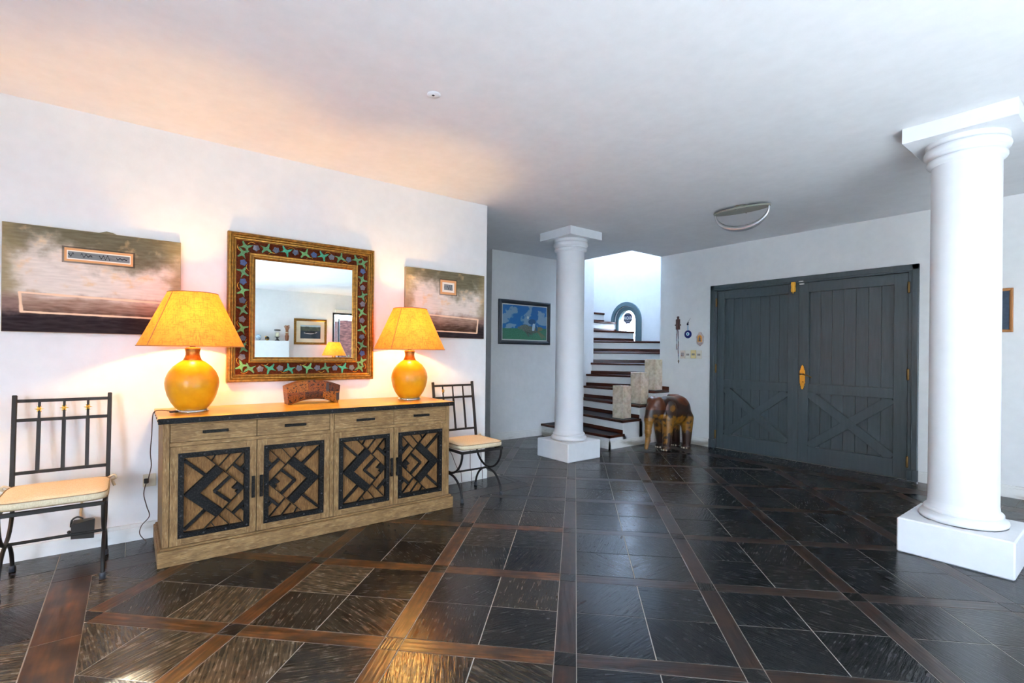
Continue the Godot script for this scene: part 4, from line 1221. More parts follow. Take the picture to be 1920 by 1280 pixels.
func canvas(called: String, at: Vector3, w: float, h: float, d: float, t: ImageTexture, label: String, group := "") -> Node3D:
	var n := thing(called, at, label, "painting", group)
	obj("canvas", bx(Vector3(-w / 2, -h / 2, 0), Vector3(w / 2, h / 2, d), 0.002), mat(rgb(150, 132, 106), 0.85), n)
	var s := S()
	var e := 0.0025
	quad(s, Vector3(-w / 2 + e, -h / 2 + e, d + 0.0006), Vector3(w / 2 - e, -h / 2 + e, d + 0.0006), Vector3(w / 2 - e, h / 2 - e, d + 0.0006), Vector3(-w / 2 + e, h / 2 - e, d + 0.0006), Vector3.BACK)
	var pm := mat(Color.WHITE, 0.8, 0.0, t)
	pm.metallic_specular = 0.2
	obj("painted_face", s, pm, n)
	return n

func framed(at: Vector3, turn: float, w: float, h: float, fw: float, mount: float, fm: Material, mm: Material, t: ImageTexture, label: String) -> Node3D:
	var n := thing("framed_picture", at, label, "picture", "", turn)
	var s := S()
	mitre(s, w, h, [Vector2(0, 0), Vector2(0, 0.024), Vector2(fw * 0.25, 0.030), Vector2(fw * 0.7, 0.026), Vector2(fw, 0.016), Vector2(fw, 0.006)])
	obj("picture_frame", s, fm, n)
	s = S()
	var a := w / 2 - fw + 0.002; var b := h / 2 - fw + 0.002
	quad(s, Vector3(-a, -b, 0.009), Vector3(a, -b, 0.009), Vector3(a, b, 0.009), Vector3(-a, b, 0.009), Vector3.BACK)
	obj("mount", s, mm, n)
	s = S()
	a -= mount; b -= mount
	quad(s, Vector3(-a, -b, 0.0105), Vector3(a, -b, 0.0105), Vector3(a, b, 0.0105), Vector3(-a, b, 0.0105), Vector3.BACK)
	obj("print", s, mat(Color.WHITE, 0.35, 0.0, t), n)
	obj("backing", bx(Vector3(-w / 2 + 0.004, -h / 2 + 0.004, 0.0), Vector3(w / 2 - 0.004, h / 2 - 0.004, 0.006)), M.black, n)
	return n

func ell(p: Vector2, c: Vector2, r: Vector2, a := 0.0) -> bool:
	return ((p - c).rotated(-a) / r).length() < 1.0

func build_paintings() -> void:
	var a := canvas("canvas_painting", Vector3(-0.163, 1.623, WZ + 0.002), 0.836, 0.618, 0.034, fog_painting(false), "misty painting of a long hollow shape beneath a wide inscribed panel")
	var s := S()
	prism(s, PackedVector2Array([Vector2(-0.02, 0.306), Vector2(0.10, 0.306), Vector2(0.065, 0.322), Vector2(0.035, 0.326)]), 0.004, 0.012)
	obj("torn_edge", s, mat(rgb(128, 116, 88), 0.9), a)
	canvas("canvas_painting", Vector3(2.285, 1.66, WZ + 0.002), 0.822, 0.608, 0.034, fog_painting(true), "misty painting of a long hollow shape beneath a small square panel")
	# galloping horse and rider under a cloudy sky
	var n1 := nb(384, 256, 221, 0.007, 5)
	var n2 := nb(384, 256, 222, 0.08, 3)
	var horse := tex(384, 256, func(x, y, i):
		var p := Vector2(x / 384.0, y / 256.0)
		var a1 := n1[i] / 255.0; var b1 := n2[i] / 255.0 - 0.5
		var c := mixv(Vector3(14, 96, 158), Vector3(120, 148, 170), smoothstep(0.48, 0.62, a1))
		if p.y > 0.69 - 0.05 * p.x: c = Vector3(52, 112, 84) + Vector3.ONE * b1 * 26.0
		var hc := Vector3(96, 104, 92) + Vector3.ONE * b1 * 60.0
		if ell(p, Vector2(0.62, 0.70), Vector2(0.19, 0.105), 0.15) or ell(p, Vector2(0.47, 0.62), Vector2(0.11, 0.065), -0.35) or ell(p, Vector2(0.38, 0.66), Vector2(0.06, 0.035), 0.5): c = hc
		if seg_d(p, Vector2(0.52, 0.76), Vector2(0.58, 0.88)) < 0.018 or seg_d(p, Vector2(0.50, 0.74), Vector2(0.66, 0.84)) < 0.016: c = hc * 0.85
		if seg_d(p, Vector2(0.78, 0.72), Vector2(0.95, 0.90)) < 0.02 or seg_d(p, Vector2(0.80, 0.76), Vector2(0.90, 0.94)) < 0.018: c = Vector3(104, 106, 72)
		if ell(p, Vector2(0.84, 0.66), Vector2(0.07, 0.06)): c = Vector3(112, 112, 76)
		if ell(p, Vector2(0.655, 0.46), Vector2(0.085, 0.085), 0.4): c = Vector3(14, 74, 116)
		if ell(p, Vector2(0.56, 0.34), Vector2(0.026, 0.042)): c = Vector3(196, 200, 196)
		if seg_d(p, Vector2(0.70, 0.54), Vector2(0.685, 0.70)) < 0.030: c = Vector3(170, 190, 202)
		if seg_d(p, Vector2(0.76, 0.60), Vector2(0.77, 0.70)) < 0.018: c = Vector3(14, 88, 128)
		return c)
	framed(Vector3(4.534, 1.667, -5.577), 0.0, 0.962, 0.630, 0.056, 0.016, M.black_wood, M.mount, horse, "picture of a horse and rider under blue sky in black frame")
	# small oak-framed collage behind the column
	var n3 := nb(192, 256, 231, 0.03, 4)
	var coll := tex(192, 256, func(x, y, i):
		var p := Vector2(x / 192.0, y / 256.0)
		var a1 := n3[i] / 255.0
		var c := Vector3(34, 52, 70) + Vector3.ONE * (a1 - 0.5) * 18.0
		if in_box(p, Vector2(0.2, 0.15), Vector2(0.62, 0.62)): c = mixv(Vector3(66, 78, 86), Vector3(142, 150, 152), smoothstep(0.6, 0.75, a1))
		if in_box(p, Vector2(0.25, 0.62), Vector2(0.78, 0.98)): c = mixv(Vector3(40, 60, 84), Vector3(96, 160, 160), smoothstep(0.4, 0.6, a1))
		return c)
	framed(Vector3(DX - 0.002, 1.648, -0.885), -PI / 2, 0.29, 0.388, 0.024, 0.0, mat(rgb(158, 104, 56), 0.5), M.navy, coll, "small oak-framed dark blue picture behind the column")

# ------------------------------------------------------------------ carved elephant
# distance fields joined smoothly, meshed as surface nets
func smin(a: float, b: float, k: float) -> float:
	var h := clampf(0.5 + 0.5 * (b - a) / k, 0.0, 1.0)
	return lerpf(b, a, h) - k * h * (1.0 - h)

func cap_d(p: Vector3, a: Vector3, b: Vector3, ra: float, rb: float) -> float:
	var ba := b - a
	var h := clampf((p - a).dot(ba) / ba.length_squared(), 0.0, 1.0)
	return (p - a - ba * h).length() - lerpf(ra, rb, h)

func ell_d(p: Vector3, c: Vector3, r: Vector3, yaw := 0.0) -> float:
	var q := p - c
	if yaw != 0.0: q = q.rotated(Vector3.UP, yaw)
	var k0 := (q / r).length()
	var k1 := (q / (r * r)).length()
	return k0 * (k0 - 1.0) / maxf(k1, 1e-6)

func elephant_d(p: Vector3) -> float:
	var d := ell_d(p, Vector3(-0.05, 0.50, 0), Vector3(0.20, 0.185, 0.160))
	d = smin(d, ell_d(p, Vector3(0.14, 0.505, 0), Vector3(0.165, 0.185, 0.158)), 0.06)
	d = smin(d, ell_d(p, Vector3(0.02, 0.46, 0), Vector3(0.22, 0.17, 0.165)), 0.05)
	# legs
	var lg := 9.0
	for q in [[-0.145, 0.095, -0.165], [-0.10, -0.095, -0.07], [0.205, 0.10, 0.20], [0.17, -0.095, 0.22]]:
		lg = minf(lg, cap_d(p, Vector3(q[0], 0.40, q[1]), Vector3(q[2], 0.06, q[1]), 0.082, 0.052))
		lg = minf(lg, ell_d(p, Vector3(q[2] - 0.008, 0.028, q[1]), Vector3(0.066, 0.042, 0.062)))
	d = smin(d, lg, 0.05)
	if p.x < -0.05:
		# head with twin domes, cheeks, trunk
		var h := ell_d(p, Vector3(-0.275, 0.555, -0.005), Vector3(0.105, 0.115, 0.100))
		h = smin(h, ell_d(p, Vector3(-0.275, 0.625, 0.045), Vector3(0.075, 0.065, 0.058)), 0.03)
		h = smin(h, ell_d(p, Vector3(-0.275, 0.625, -0.050), Vector3(0.075, 0.065, 0.058)), 0.03)
		h = smin(h, ell_d(p, Vector3(-0.275, 0.465, 0.03), Vector3(0.07, 0.075, 0.07)), 0.04)
		var t := cap_d(p, Vector3(-0.345, 0.52, 0), Vector3(-0.385, 0.40, 0), 0.070, 0.056)
		t = smin(t, cap_d(p, Vector3(-0.385, 0.40, 0), Vector3(-0.395, 0.24, -0.005), 0.054, 0.040), 0.03)
		t = smin(t, cap_d(p, Vector3(-0.395, 0.24, -0.005), Vector3(-0.392, 0.13, -0.01), 0.040, 0.031), 0.02)
		t = smin(t, cap_d(p, Vector3(-0.392, 0.13, -0.01), Vector3(-0.415, 0.035, -0.012), 0.031, 0.024), 0.02)
		t += 0.0022 * sin(p.y * 190.0) * float(p.y < 0.40)
		h = smin(h, t, 0.035)
		h = smin(h, cap_d(p, Vector3(-0.25, 0.54, 0), Vector3(-0.12, 0.53, 0), 0.095, 0.14), 0.04)
		d = smin(d, h, 0.03)
		# ears laid back against the shoulders
		for e in [1.0, -1.0]:
			var q := ell_d(p, Vector3(-0.150, 0.525, e * 0.150), Vector3(0.085, 0.115, 0.018), e * 0.22)
			d = smin(d, q, 0.012)
		# brow ridge and eye socket
		d = smin(d, ell_d(p, Vector3(-0.345, 0.545, 0.068), Vector3(0.022, 0.016, 0.012)), 0.01)
	# saddle cloth: a low raised rim over the back
	d = smin(d, cap_d(p, Vector3(0.02, 0.685, -0.05), Vector3(0.20, 0.675, -0.05), 0.020, 0.020), 0.03)
	return d

func elephant_col(p: Vector3, n: float) -> Color:
	var dark := rgb(46, 27, 20); var red := rgb(88, 45, 25); var gold := rgb(128, 86, 28)
	var c := dark
	var k := 0.0
	if p.x < -0.335 and p.y < 0.42: k = 1.0                                               # trunk
	elif p.x < -0.20 and p.y > 0.52: c = red                                              # forehead
	elif p.x < -0.20 and p.y < 0.47 and p.z > 0.03: k = smoothstep(0.4, 0.6, n)          # cheek
	if p.x > -0.22 and p.y < 0.40 + 0.06 * n and p.y > 0.17 + 0.10 * n: k = smoothstep(0.30, 0.50, n + 0.12)    # upper legs and belly
	if Vector2(p.x + 0.145, p.y - 0.545).length() < 0.036 + 0.01 * n and p.z > 0.1: k = 1.0         # disc on the ear
	if p.x > 0.02 and p.y > 0.56 + 0.35 * absf(p.x - 0.13): c = red                        # saddle cloth
	if p.x > 0.22 and p.y < 0.50 and p.y > 0.24: k = maxf(k, smoothstep(0.45, 0.6, n))
	c = c.lerp(gold, k)
	return (c * (0.82 + 0.36 * n)).srgb_to_linear()

func build_elephant() -> void:
	var t := thing("elephant_statue", Vector3(5.60, 0, -3.845), "carved brown and gold wooden elephant by the stairs", "statue", "", -0.13)
	var nz := FastNoiseLite.new()
	nz.seed = 5
	nz.frequency = 14.0
	nz.fractal_octaves = 3
	var lo := Vector3(-0.48, -0.03, -0.24); var cs := 0.0115
	var nx := 71; var ny := 66; var nzz := 43
	var g := PackedFloat32Array()
	g.resize(nx * ny * nzz)
	for z in nzz:
		for y in ny:
			for x in nx:
				g[(z * ny + y) * nx + x] = elephant_d(lo + Vector3(x, y, z) * cs)
	var idx := {}
	var pos := PackedVector3Array()
	var off := [0, 1, nx, nx + 1, nx * ny, nx * ny + 1, nx * ny + nx, nx * ny + nx + 1]
	for z in nzz - 1:
		for y in ny - 1:
			for x in nx - 1:
				var b := (z * ny + y) * nx + x
				var mask := 0
				for k in 8:
					if g[b + off[k]] < 0.0: mask |= 1 << k
				if mask == 0 or mask == 255: continue
				var sum := Vector3.ZERO
				var cnt := 0
				for e in [[0, 1], [2, 3], [4, 5], [6, 7], [0, 2], [1, 3], [4, 6], [5, 7], [0, 4], [1, 5], [2, 6], [3, 7]]:
					var va := g[b + off[e[0]]]; var vb := g[b + off[e[1]]]
					if (va < 0.0) == (vb < 0.0): continue
					var ca := Vector3(e[0] & 1, (e[0] >> 1) & 1, e[0] >> 2); var cb := Vector3(e[1] & 1, (e[1] >> 1) & 1, e[1] >> 2)
					sum += ca.lerp(cb, va / (va - vb))
					cnt += 1
				idx[b] = pos.size()
				var pp := lo + (Vector3(x, y, z) + sum / cnt) * cs
				pp.y = maxf(pp.y, 0.0)
				pos.append(pp)
	var nrm := PackedVector3Array()
	var col := []
	for p in pos:
		var e := 0.006
		var n := Vector3(elephant_d(p + Vector3(e, 0, 0)) - elephant_d(p - Vector3(e, 0, 0)), elephant_d(p + Vector3(0, e, 0)) - elephant_d(p - Vector3(0, e, 0)), elephant_d(p + Vector3(0, 0, e)) - elephant_d(p - Vector3(0, 0, e)))
		nrm.append(n.normalized())
		col.append(elephant_col(p, clampf(0.5 + 0.7 * nz.get_noise_3dv(p), 0, 1)))
	var s := S()
	var emit := func(a: int, b: int, c: int):
		var n := nrm[a] + nrm[b] + nrm[c]
		var o := [a, c, b] if (pos[b] - pos[a]).cross(pos[c] - pos[a]).dot(n) > 0.0 else [a, b, c]
		for i in o:
			s.set_normal(nrm[i]); s.set_color(col[i]); s.add_vertex(pos[i])
	for z in range(1, nzz - 1):
		for y in range(1, ny - 1):
			for x in range(1, nx - 1):
				var b := (z * ny + y) * nx + x
				var v := g[b] < 0.0
				for ax in 3:
					var st: int = [1, nx, nx * ny][ax]
					if (g[b + st] < 0.0) == v: continue
					var d1: int = [nx, nx * ny, 1][ax]; var d2: int = [nx * ny, 1, nx][ax]
					var q := [b, b - d1, b - d1 - d2, b - d2]
					emit.call(idx[q[0]], idx[q[1]], idx[q[2]])
					emit.call(idx[q[0]], idx[q[2]], idx[q[3]])
	var m := mat(Color.WHITE, 0.34)
	m.vertex_color_use_as_albedo = true
	obj("body", s, m, t)
	for q in [[-0.165, 0.095], [-0.07, -0.095], [0.20, 0.10], [0.22, -0.095]]:
		for k in 3:
			var sn := S()
			var a := (k - 1) * 0.55 + 0.25
			ball(sn, Vector3(q[0] - 0.008 - cos(a) * 0.062, 0.014, q[1] + sin(a) * 0.058), Vector3(0.011, 0.012, 0.012), 8, 6)
			obj("toenail", sn, M.ivory, t)
	var se := S()
	ball(se, Vector3(-0.362, 0.535, 0.066), Vector3(0.008, 0.008, 0.008), 10, 8)
	obj("eye", se, M.brass, t)
	se = S()
	tube(se, smooth_path([Vector3(0.298, 0.53, 0.01), Vector3(0.322, 0.45, 0.01), Vector3(0.318, 0.34, 0.012), Vector3(0.31, 0.26, 0.012)], 5), 0.010, 8)
	obj("tail", se, mat(rgb(70, 42, 30), 0.4), t)

# ------------------------------------------------------------------ alabaster block lanterns
func build_lanterns() -> void:
	var i := 0
	for q in [[5.256, -4.346, 0.353, "pale stone block lantern on the lowest of the three lantern steps"], [5.614, -4.329, 0.533, "pale stone block lantern on the step between the other two lanterns"], [5.93, -4.327, 0.715, "pale stone block lantern on the highest lantern step against the wall"]]:
		var t := thing("block_lantern", Vector3(q[0] + 0.085, q[2], q[1] - 0.092), q[3], "lantern", "stone block lanterns on the stairs")
		var s := S()
		var th := 0.014
		var w := 0.085; var d := 0.092; var h := 0.44
		# two courses of slabs, open on top
		obj("lower_course", shell_box(w, d, 0.0, 0.205, th), M.alabaster, t)
		obj("upper_course", shell_box(w, d, 0.206, h, th), M.alabaster, t)
		obj("base", bx(Vector3(-w + th, 0.002, -d + th), Vector3(w - th, 0.02, d - th)), M.alabaster, t)
		i += 1

func shell_box(w: float, d: float, y0: float, y1: float, th: float) -> SurfaceTool:
	var s := S()
	ab(s, Vector3(-w, y0, -d), Vector3(-w + th, y1, d), 0.003)
	ab(s, Vector3(w - th, y0, -d), Vector3(w, y1, d), 0.003)
	ab(s, Vector3(-w + th * 0.5, y0, -d), Vector3(w - th * 0.5, y1, -d + th), 0.003)
	ab(s, Vector3(-w + th * 0.5, y0, d - th), Vector3(w - th * 0.5, y1, d), 0.003)
	return s

# ------------------------------------------------------------------ burl-wood arch on the sideboard
func build_wood_arch() -> void:
	var t := thing("wooden_arch", Vector3(1.064, 0.8355, -3.805), "glossy curved burl-wood block on the sideboard", "ornament")
	var n := 14
	var top := func(x: float) -> float: return 0.128 + 0.045 * (1.0 - pow(x / 0.19, 2.0))
	var under := func(x: float) -> float: return 0.036 * maxf(0.0, 1.0 - pow(x / 0.165, 2.0))
	var halfw := func(y: float) -> float: return 0.176 + 0.014 * clampf(y / 0.128, 0.0, 1.0)
	var cuts := [-1.0, -0.34, 0.34, 1.0]
	for row in 2:
		for k in 3:
			var c0: float = cuts[k] + (0.12 if row == 1 and k > 0 else 0.0); var c1: float = cuts[k + 1] + (0.12 if row == 1 and k < 2 else 0.0)
			var up := []
			var dn := []
			for i in n + 1:
				var u := lerpf(c0, c1, float(i) / n)
				var x: float = u * 0.183
				var ymid := 0.084 + 0.006 * (1.0 - u * u)
				var ylo: float = under.call(x) if row == 0 else ymid
				var yhi: float = ymid if row == 0 else top.call(x)
				up.append(Vector2(u * halfw.call(yhi), yhi))
				dn.append(Vector2(u * halfw.call(ylo), ylo))
			dn.reverse()
			var p := PackedVector2Array(up + dn)
			var s := S()
			prism(s, p, -0.058, 0.058, Transform3D.IDENTITY, 0.0008)
			obj("burl_block", s, M["burl%d" % ((row * 2 + k) % 3)], t)
	for q in [[0.085, 0.088, 0.020, 0.062], [0.160, 0.020, 0.022, 0.056]]:
		obj("ebony_inlay", bx(Vector3(q[0], q[1], 0.05), Vector3(q[0] + q[2], q[1] + q[3], 0.0588)), M.ebony, t)

# ------------------------------------------------------------------ ceiling light
func build_ceiling_light() -> void:
	var t := thing("ceiling_light", Vector3(4.64, CH, -2.42), "unlit ceiling light with a leaf-shaped plate and silver crescent", "ceiling light", "", 0.0)
	var p := PackedVector2Array()
	for i in 17:
		var a := PI * i / 16.0
		p.append(Vector2(cos(a) * 0.265, sin(a) * 0.10))
	for i in range(1, 16):
		var a := PI + PI * i / 16.0
		p.append(Vector2(cos(a) * 0.265, sin(a) * 0.10))
	var s := S()
	prism(s, p, -0.028, -0.044, Transform3D(Basis(Vector3(0.12, 0, 1).normalized(), Vector3(1, 0, -0.12).normalized(), Vector3.UP), Vector3.ZERO), 0.002)
	obj("plate", s, M.olive, t)
	s = S()
	lathe(s, [Vector2(0.06, 0), Vector2(0.06, -0.024), Vector2(0.05, -0.03), Vector2(0, -0.03)], 24)
	obj("rose", s, M.olive, t)
	var arc := []
	var rad := []
	for i in 25:
		var a := PI * i / 24.0
		arc.append(Vector3(0.12, 0, 1).normalized() * (cos(a) * 0.25) + Vector3(0.02 * sin(a), -0.045 - sin(a) * 0.165, 0))
		rad.append(0.006 + 0.023 * pow(sin(a), 1.2))
	s = S()
	tube(s, arc, rad, 12)
	obj("crescent", s, mat(rgb(196, 198, 200), 0.28, 0.8), t)
	s = S()
	for e in [-1, 1]: ball(s, Vector3(e * 0.095, -0.046, 0), Vector3(0.008, 0.005, 0.008), 8, 6)
	obj("screw", s, M.chrome, t)
	# blanking cap left from an old fitting
	var c := thing("ceiling_outlet", Vector3(1.325, CH, -2.455), "small round white blanked outlet on the ceiling", "outlet")
	s = S()
	lathe(s, [Vector2(0, -0.006), Vector2(0.034, -0.006), Vector2(0.038, -0.003), Vector2(0.038, 0)], 24)
	obj("disc", s, M.ceiling, c)
	s = S()
	lathe(s, [Vector2(0, -0.0075), Vector2(0.008, -0.0075), Vector2(0.008, -0.005)], 12, Transform3D(Basis(), Vector3(-0.004, 0, 0)))
	obj("wire_hole", s, M.black, c)

# ------------------------------------------------------------------ things on the entrance wall
func build_wall_trinkets() -> void:
	var bead := [mat(rgb(112, 46, 36), 0.4), mat(rgb(52, 66, 120), 0.4), mat(rgb(150, 170, 176), 0.4), mat(rgb(70, 40, 30), 0.4)]
	var t := thing("rosary", Vector3(DX, 1.75, -4.098), "string of rosary beads with a cross hanging on the wall", "rosary")
	var s := S()
	var hm := mat(rgb(76, 48, 38), 0.5)
	ab(s, Vector3(-0.016, -0.17, -0.034), Vector3(0.0, -0.02, 0.034), 0.006)
	ab(s, Vector3(-0.014, -0.02, -0.018), Vector3(0.0, 0.02, 0.018), 0.006)
	for e in [-1, 1]: ball(s, Vector3(-0.008, -0.105, e * 0.042), Vector3(0.008, 0.010, 0.010), 8, 6)
	obj("hanger", s, hm, t)
	var k := 0
	for strand in [[-0.014, 0.012, -0.012, -0.02, -0.28], [-0.010, -0.016, -0.018, -0.16, -0.46], [-0.010, 0.012, 0.012, -0.16, -0.44], [-0.010, 0.006, 0.014, -0.44, -0.59]]:
		var n := int(absf(strand[4] - strand[3]) / 0.012)
		for i in n:
			var f := float(i) / n
			var sb := S()
			ball(sb, Vector3(strand[0], lerpf(strand[3], strand[4], f), lerpf(strand[1], strand[2], f)), Vector3.ONE * 0.006, 6, 4)
			obj("bead", sb, bead[0] if strand[3] > -0.1 else bead[(i / 3 + k) % 4], t)
		k += 1
	s = S()
	ab(s, Vector3(-0.010, -0.645, 0.010), Vector3(-0.004, -0.595, 0.018)); ab(s, Vector3(-0.010, -0.618, 0.000), Vector3(-0.004, -0.610, 0.028))
	obj("cross", s, M.brass_dark, t)
	# blue glass eye amulet
	t = thing("eye_amulet", Vector3(DX, 1.512, -3.941), "round dark blue glass eye amulet hanging from a cord", "amulet")
	var rx := Transform3D(Basis(Vector3.BACK, PI / 2), Vector3.ZERO)
	for d in [["disc", 0.056, 0.008, rgb(14, 26, 96), 0.0], ["white_ring", 0.026, 0.010, rgb(224, 232, 236), 0.004], ["iris", 0.015, 0.012, rgb(60, 160, 190), 0.004], ["pupil", 0.006, 0.0135, rgb(10, 30, 60), 0.004]]:
		s = S()
		lathe(s, [Vector2(d[1], 0), Vector2(d[1], d[2] * 0.6), Vector2(d[1] * 0.9, d[2]), Vector2(0, d[2])], 28, Transform3D(rx.basis, Vector3(0, d[4], 0)))
		obj(d[0], s, mat(d[3], 0.12), t)
	s = S()
	tube(s, [Vector3(-0.006, 0.05, 0), Vector3(-0.006, 0.125, 0)], 0.005, 6)
	obj("ribbon", s, mat(rgb(90, 170, 206), 0.6), t)
	s = S()
	ball(s, Vector3(-0.008, 0.142, -0.003), Vector3(0.012, 0.017, 0.015), 10, 8)
	obj("bead", s, mat(rgb(16, 24, 60), 0.2), t)
	s = S()
	ball(s, Vector3(-0.006, 0.165, 0.002), Vector3(0.008, 0.008, 0.014), 8, 6)
	tube(s, [Vector3(-0.005, 0.165, 0.0), Vector3(-0.005, 0.19, 0.015), Vector3(-0.004, 0.222, 0.036)], 0.0022, 5)
	obj("cord", s, mat(rgb(120, 124, 120), 0.7), t)
	# ceramic holy-water font
	t = thing("wall_font", Vector3(DX, 1.44, -3.755), "small glazed ceramic wall font with a yellow figure panel", "font")
	var zx := Transform3D(Basis(Vector3(0, 0, 1), Vector3.UP, Vector3(-1, 0, 0)), Vector3.ZERO)
	s = S()
	prism(s, PackedVector2Array([Vector2(0, -0.096), Vector2(0.045, -0.06), Vector2(0.052, -0.03), Vector2(0.050, 0.01), Vector2(0.060, 0.032), Vector2(0.040, 0.055), Vector2(0.026, 0.072), Vector2(0.022, 0.090), Vector2(0.0, 0.098), Vector2(-0.022, 0.090), Vector2(-0.026, 0.072), Vector2(-0.040, 0.055), Vector2(-0.060, 0.032), Vector2(-0.050, 0.01), Vector2(-0.052, -0.03), Vector2(-0.045, -0.06)]), 0.0, 0.012, zx, 0.003)
	obj("plaque", s, mat(rgb(190, 172, 166), 0.3), t)
	s = S()
	prism(s, arch_pts(0.062, 0.092, 12), 0.0, 0.0145, Transform3D(zx.basis, Vector3(0, -0.036, 0)), 0.001)
	obj("niche", s, mat(rgb(226, 150, 36), 0.35), t)
	s = S()
	prism(s, PackedVector2Array([Vector2(0.018, -0.03), Vector2(0.012, 0.0), Vector2(0.016, 0.008), Vector2(0.006, 0.018), Vector2(0.007, 0.034), Vector2(0, 0.042), Vector2(-0.007, 0.034), Vector2(-0.006, 0.018), Vector2(-0.016, 0.008), Vector2(-0.012, 0.0), Vector2(-0.018, -0.03)]), 0.0, 0.017, zx, 0.001)
	obj("figure", s, mat(rgb(84, 86, 96), 0.4), t)
	s = S()
	lathe(s, [Vector2(0, -0.03), Vector2(0.020, -0.026), Vector2(0.036, -0.008), Vector2(0.042, 0.006), Vector2(0.038, 0.006), Vector2(0.030, -0.006), Vector2(0, -0.018)], 20, Transform3D(Basis.from_scale(Vector3(0.75, 1, 1)), Vector3(-0.014, -0.05, 0)))
	obj("bowl", s, mat(rgb(176, 160, 156), 0.3), t)
	# four switch plates
	var cols := [rgb(222, 206, 190), rgb(228, 224, 212), rgb(222, 200, 140), rgb(224, 216, 200)]
	var lb := ["pinkish dimmer plate beside the hanging rosary", "white rocker switch plate next to the pinkish dimmer", "yellowed rocker switch plate between two white ones", "ivory rocker switch plate nearest the door frame"]
	for i in 4:
		var w := thing("switch_plate", Vector3(DX, 1.23 + (0.004 if i == 2 else 0.0), -4.020 + i * 0.0838), lb[i], "switch", "wall switches")
		obj("plate", bx(Vector3(-0.009, -0.057, -0.0405), Vector3(0, 0.057, 0.0405), 0.003), mat(cols[i], 0.4), w)
		if i == 0:
			obj("dimmer", bx(Vector3(-0.013, -0.026, -0.022), Vector3(-0.008, 0.026, 0.022), 0.002), mat(rgb(150, 138, 132), 0.4), w)
			obj("knob", bx(Vector3(-0.015, -0.020, -0.018), Vector3(-0.012, -0.010, -0.008), 0.001), mat(rgb(160, 60, 50), 0.4), w)
		else:
			obj("rocker", bx(Vector3(-0.013, -0.014, -0.022), Vector3(-0.008, 0.012, 0.022), 0.002), mat(rgb(140, 132, 124), 0.4), w)
	s = S()
	tube(s, [Vector3(0, -0.03, -3.725), Vector3(0, -0.032, -3.61)], 0.003, 6)
	var cb := obj("door_cable", s, M.white_plastic, null, Vector3(DX - 0.003, 1.23, 0))
	tag(cb, "thin white cable from the switches to the door frame", "cable")

# ------------------------------------------------------------------ cables, socket, floor lamp box
func build_cables() -> void:
	var t := thing("wall_socket", Vector3(0.10, 0.372, WZ), "beige wall socket half hidden by the sideboard", "socket")
	obj("plate", bx(Vector3(-0.035, -0.04, 0), Vector3(0.035, 0.04, 0.010), 0.003), mat(rgb(214, 200, 172), 0.4), t)
	obj("plug", bx(Vector3(-0.030, -0.014, 0.010), Vector3(-0.004, 0.016, 0.032), 0.004), M.black, t)
	var lab := ["thin brown cable looping from the socket to the floor", "thin dark cable down the wall behind the flower chair", "thin dark cable beside the wall corner", "slack dark lamp cable sagging behind the flower chair"]
	var paths := [
		[Vector3(0.085, 0.37, WZ + 0.02), Vector3(0.070, 0.30, WZ + 0.05), Vector3(0.085, 0.22, WZ + 0.06), Vector3(0.100, 0.15, WZ + 0.05), Vector3(0.060, 0.10, WZ + 0.06), Vector3(0.052, 0.05, WZ + 0.07), Vector3(0.085, 0.003, WZ + 0.09)],
		[Vector3(2.575, 0.40, WZ + 0.003), Vector3(2.575, 0.26, WZ + 0.003), Vector3(2.577, 0.11, WZ + 0.004), Vector3(2.577, 0.09, WZ + 0.024), Vector3(2.578, 0.003, WZ + 0.026)],
		[Vector3(2.699, 0.40, WZ + 0.003), Vector3(2.699, 0.26, WZ + 0.003), Vector3(2.701, 0.11, WZ + 0.004), Vector3(2.701, 0.09, WZ + 0.024), Vector3(2.702, 0.003, WZ + 0.026)],
		[Vector3(2.04, 0.55, WZ + 0.006), Vector3(2.2, 0.42, WZ + 0.006), Vector3(2.348, 0.305, WZ + 0.006), Vector3(2.40, 0.20, WZ + 0.006), Vector3(2.43, 0.14, WZ + 0.006), Vector3(2.458, 0.10, WZ + 0.024), Vector3(2.466, 0.01, WZ + 0.03)]]
	for i in 4:
		var s := S()
		tube(s, smooth_path(paths[i], 5), 0.0028, 6)
		tag(obj("wall_cable", s, M.cord), lab[i], "cable")
	# small black flood lamp standing on the baseboard behind the chair
	t = thing("flood_lamp", Vector3(-0.22, 0.105, WZ), "small black flood lamp fixed low on the wall behind the chair", "lamp")
	var s := S()
	box(s, Vector3(0, 0.045, 0.075), Vector3(0.10, 0.085, 0.09), 0.006)
	obj("housing", s, M.black, t)
	s = S()
	prism(s, PackedVector2Array([Vector2(-0.052, 0.0), Vector2(0.052, -0.012), Vector2(0.056, 0.102), Vector2(-0.052, 0.084)]), 0.116, 0.126, Transform3D.IDENTITY, 0.002)
	obj("visor", s, mat(rgb(34, 26, 18), 0.4), t)
	s = S()
	tube(s, smooth_path([Vector3(-0.055, 0.06, 0.08), Vector3(-0.050, 0.10, 0.08), Vector3(-0.025, 0.115, 0.08), Vector3(0.0, 0.10, 0.08)], 5), 0.005, 6)
	ball(s, Vector3(-0.062, 0.035, 0.09), Vector3(0.010, 0.010, 0.010), 8, 6)
	obj("bracket", s, M.black, t)
	s = S()
	tube(s, smooth_path([Vector3(-0.012, 0.16, 0.004), Vector3(-0.016, 0.12, 0.01), Vector3(-0.01, 0.08, 0.035)], 4), 0.006, 6)
	tube(s, [Vector3(-0.012, 0.30, 0.004), Vector3(-0.012, 0.16, 0.004)], 0.006, 6)
	obj("cable", s, mat(rgb(176, 150, 110), 0.7), t)
	box(s, Vector3.ZERO, Vector3.ZERO)

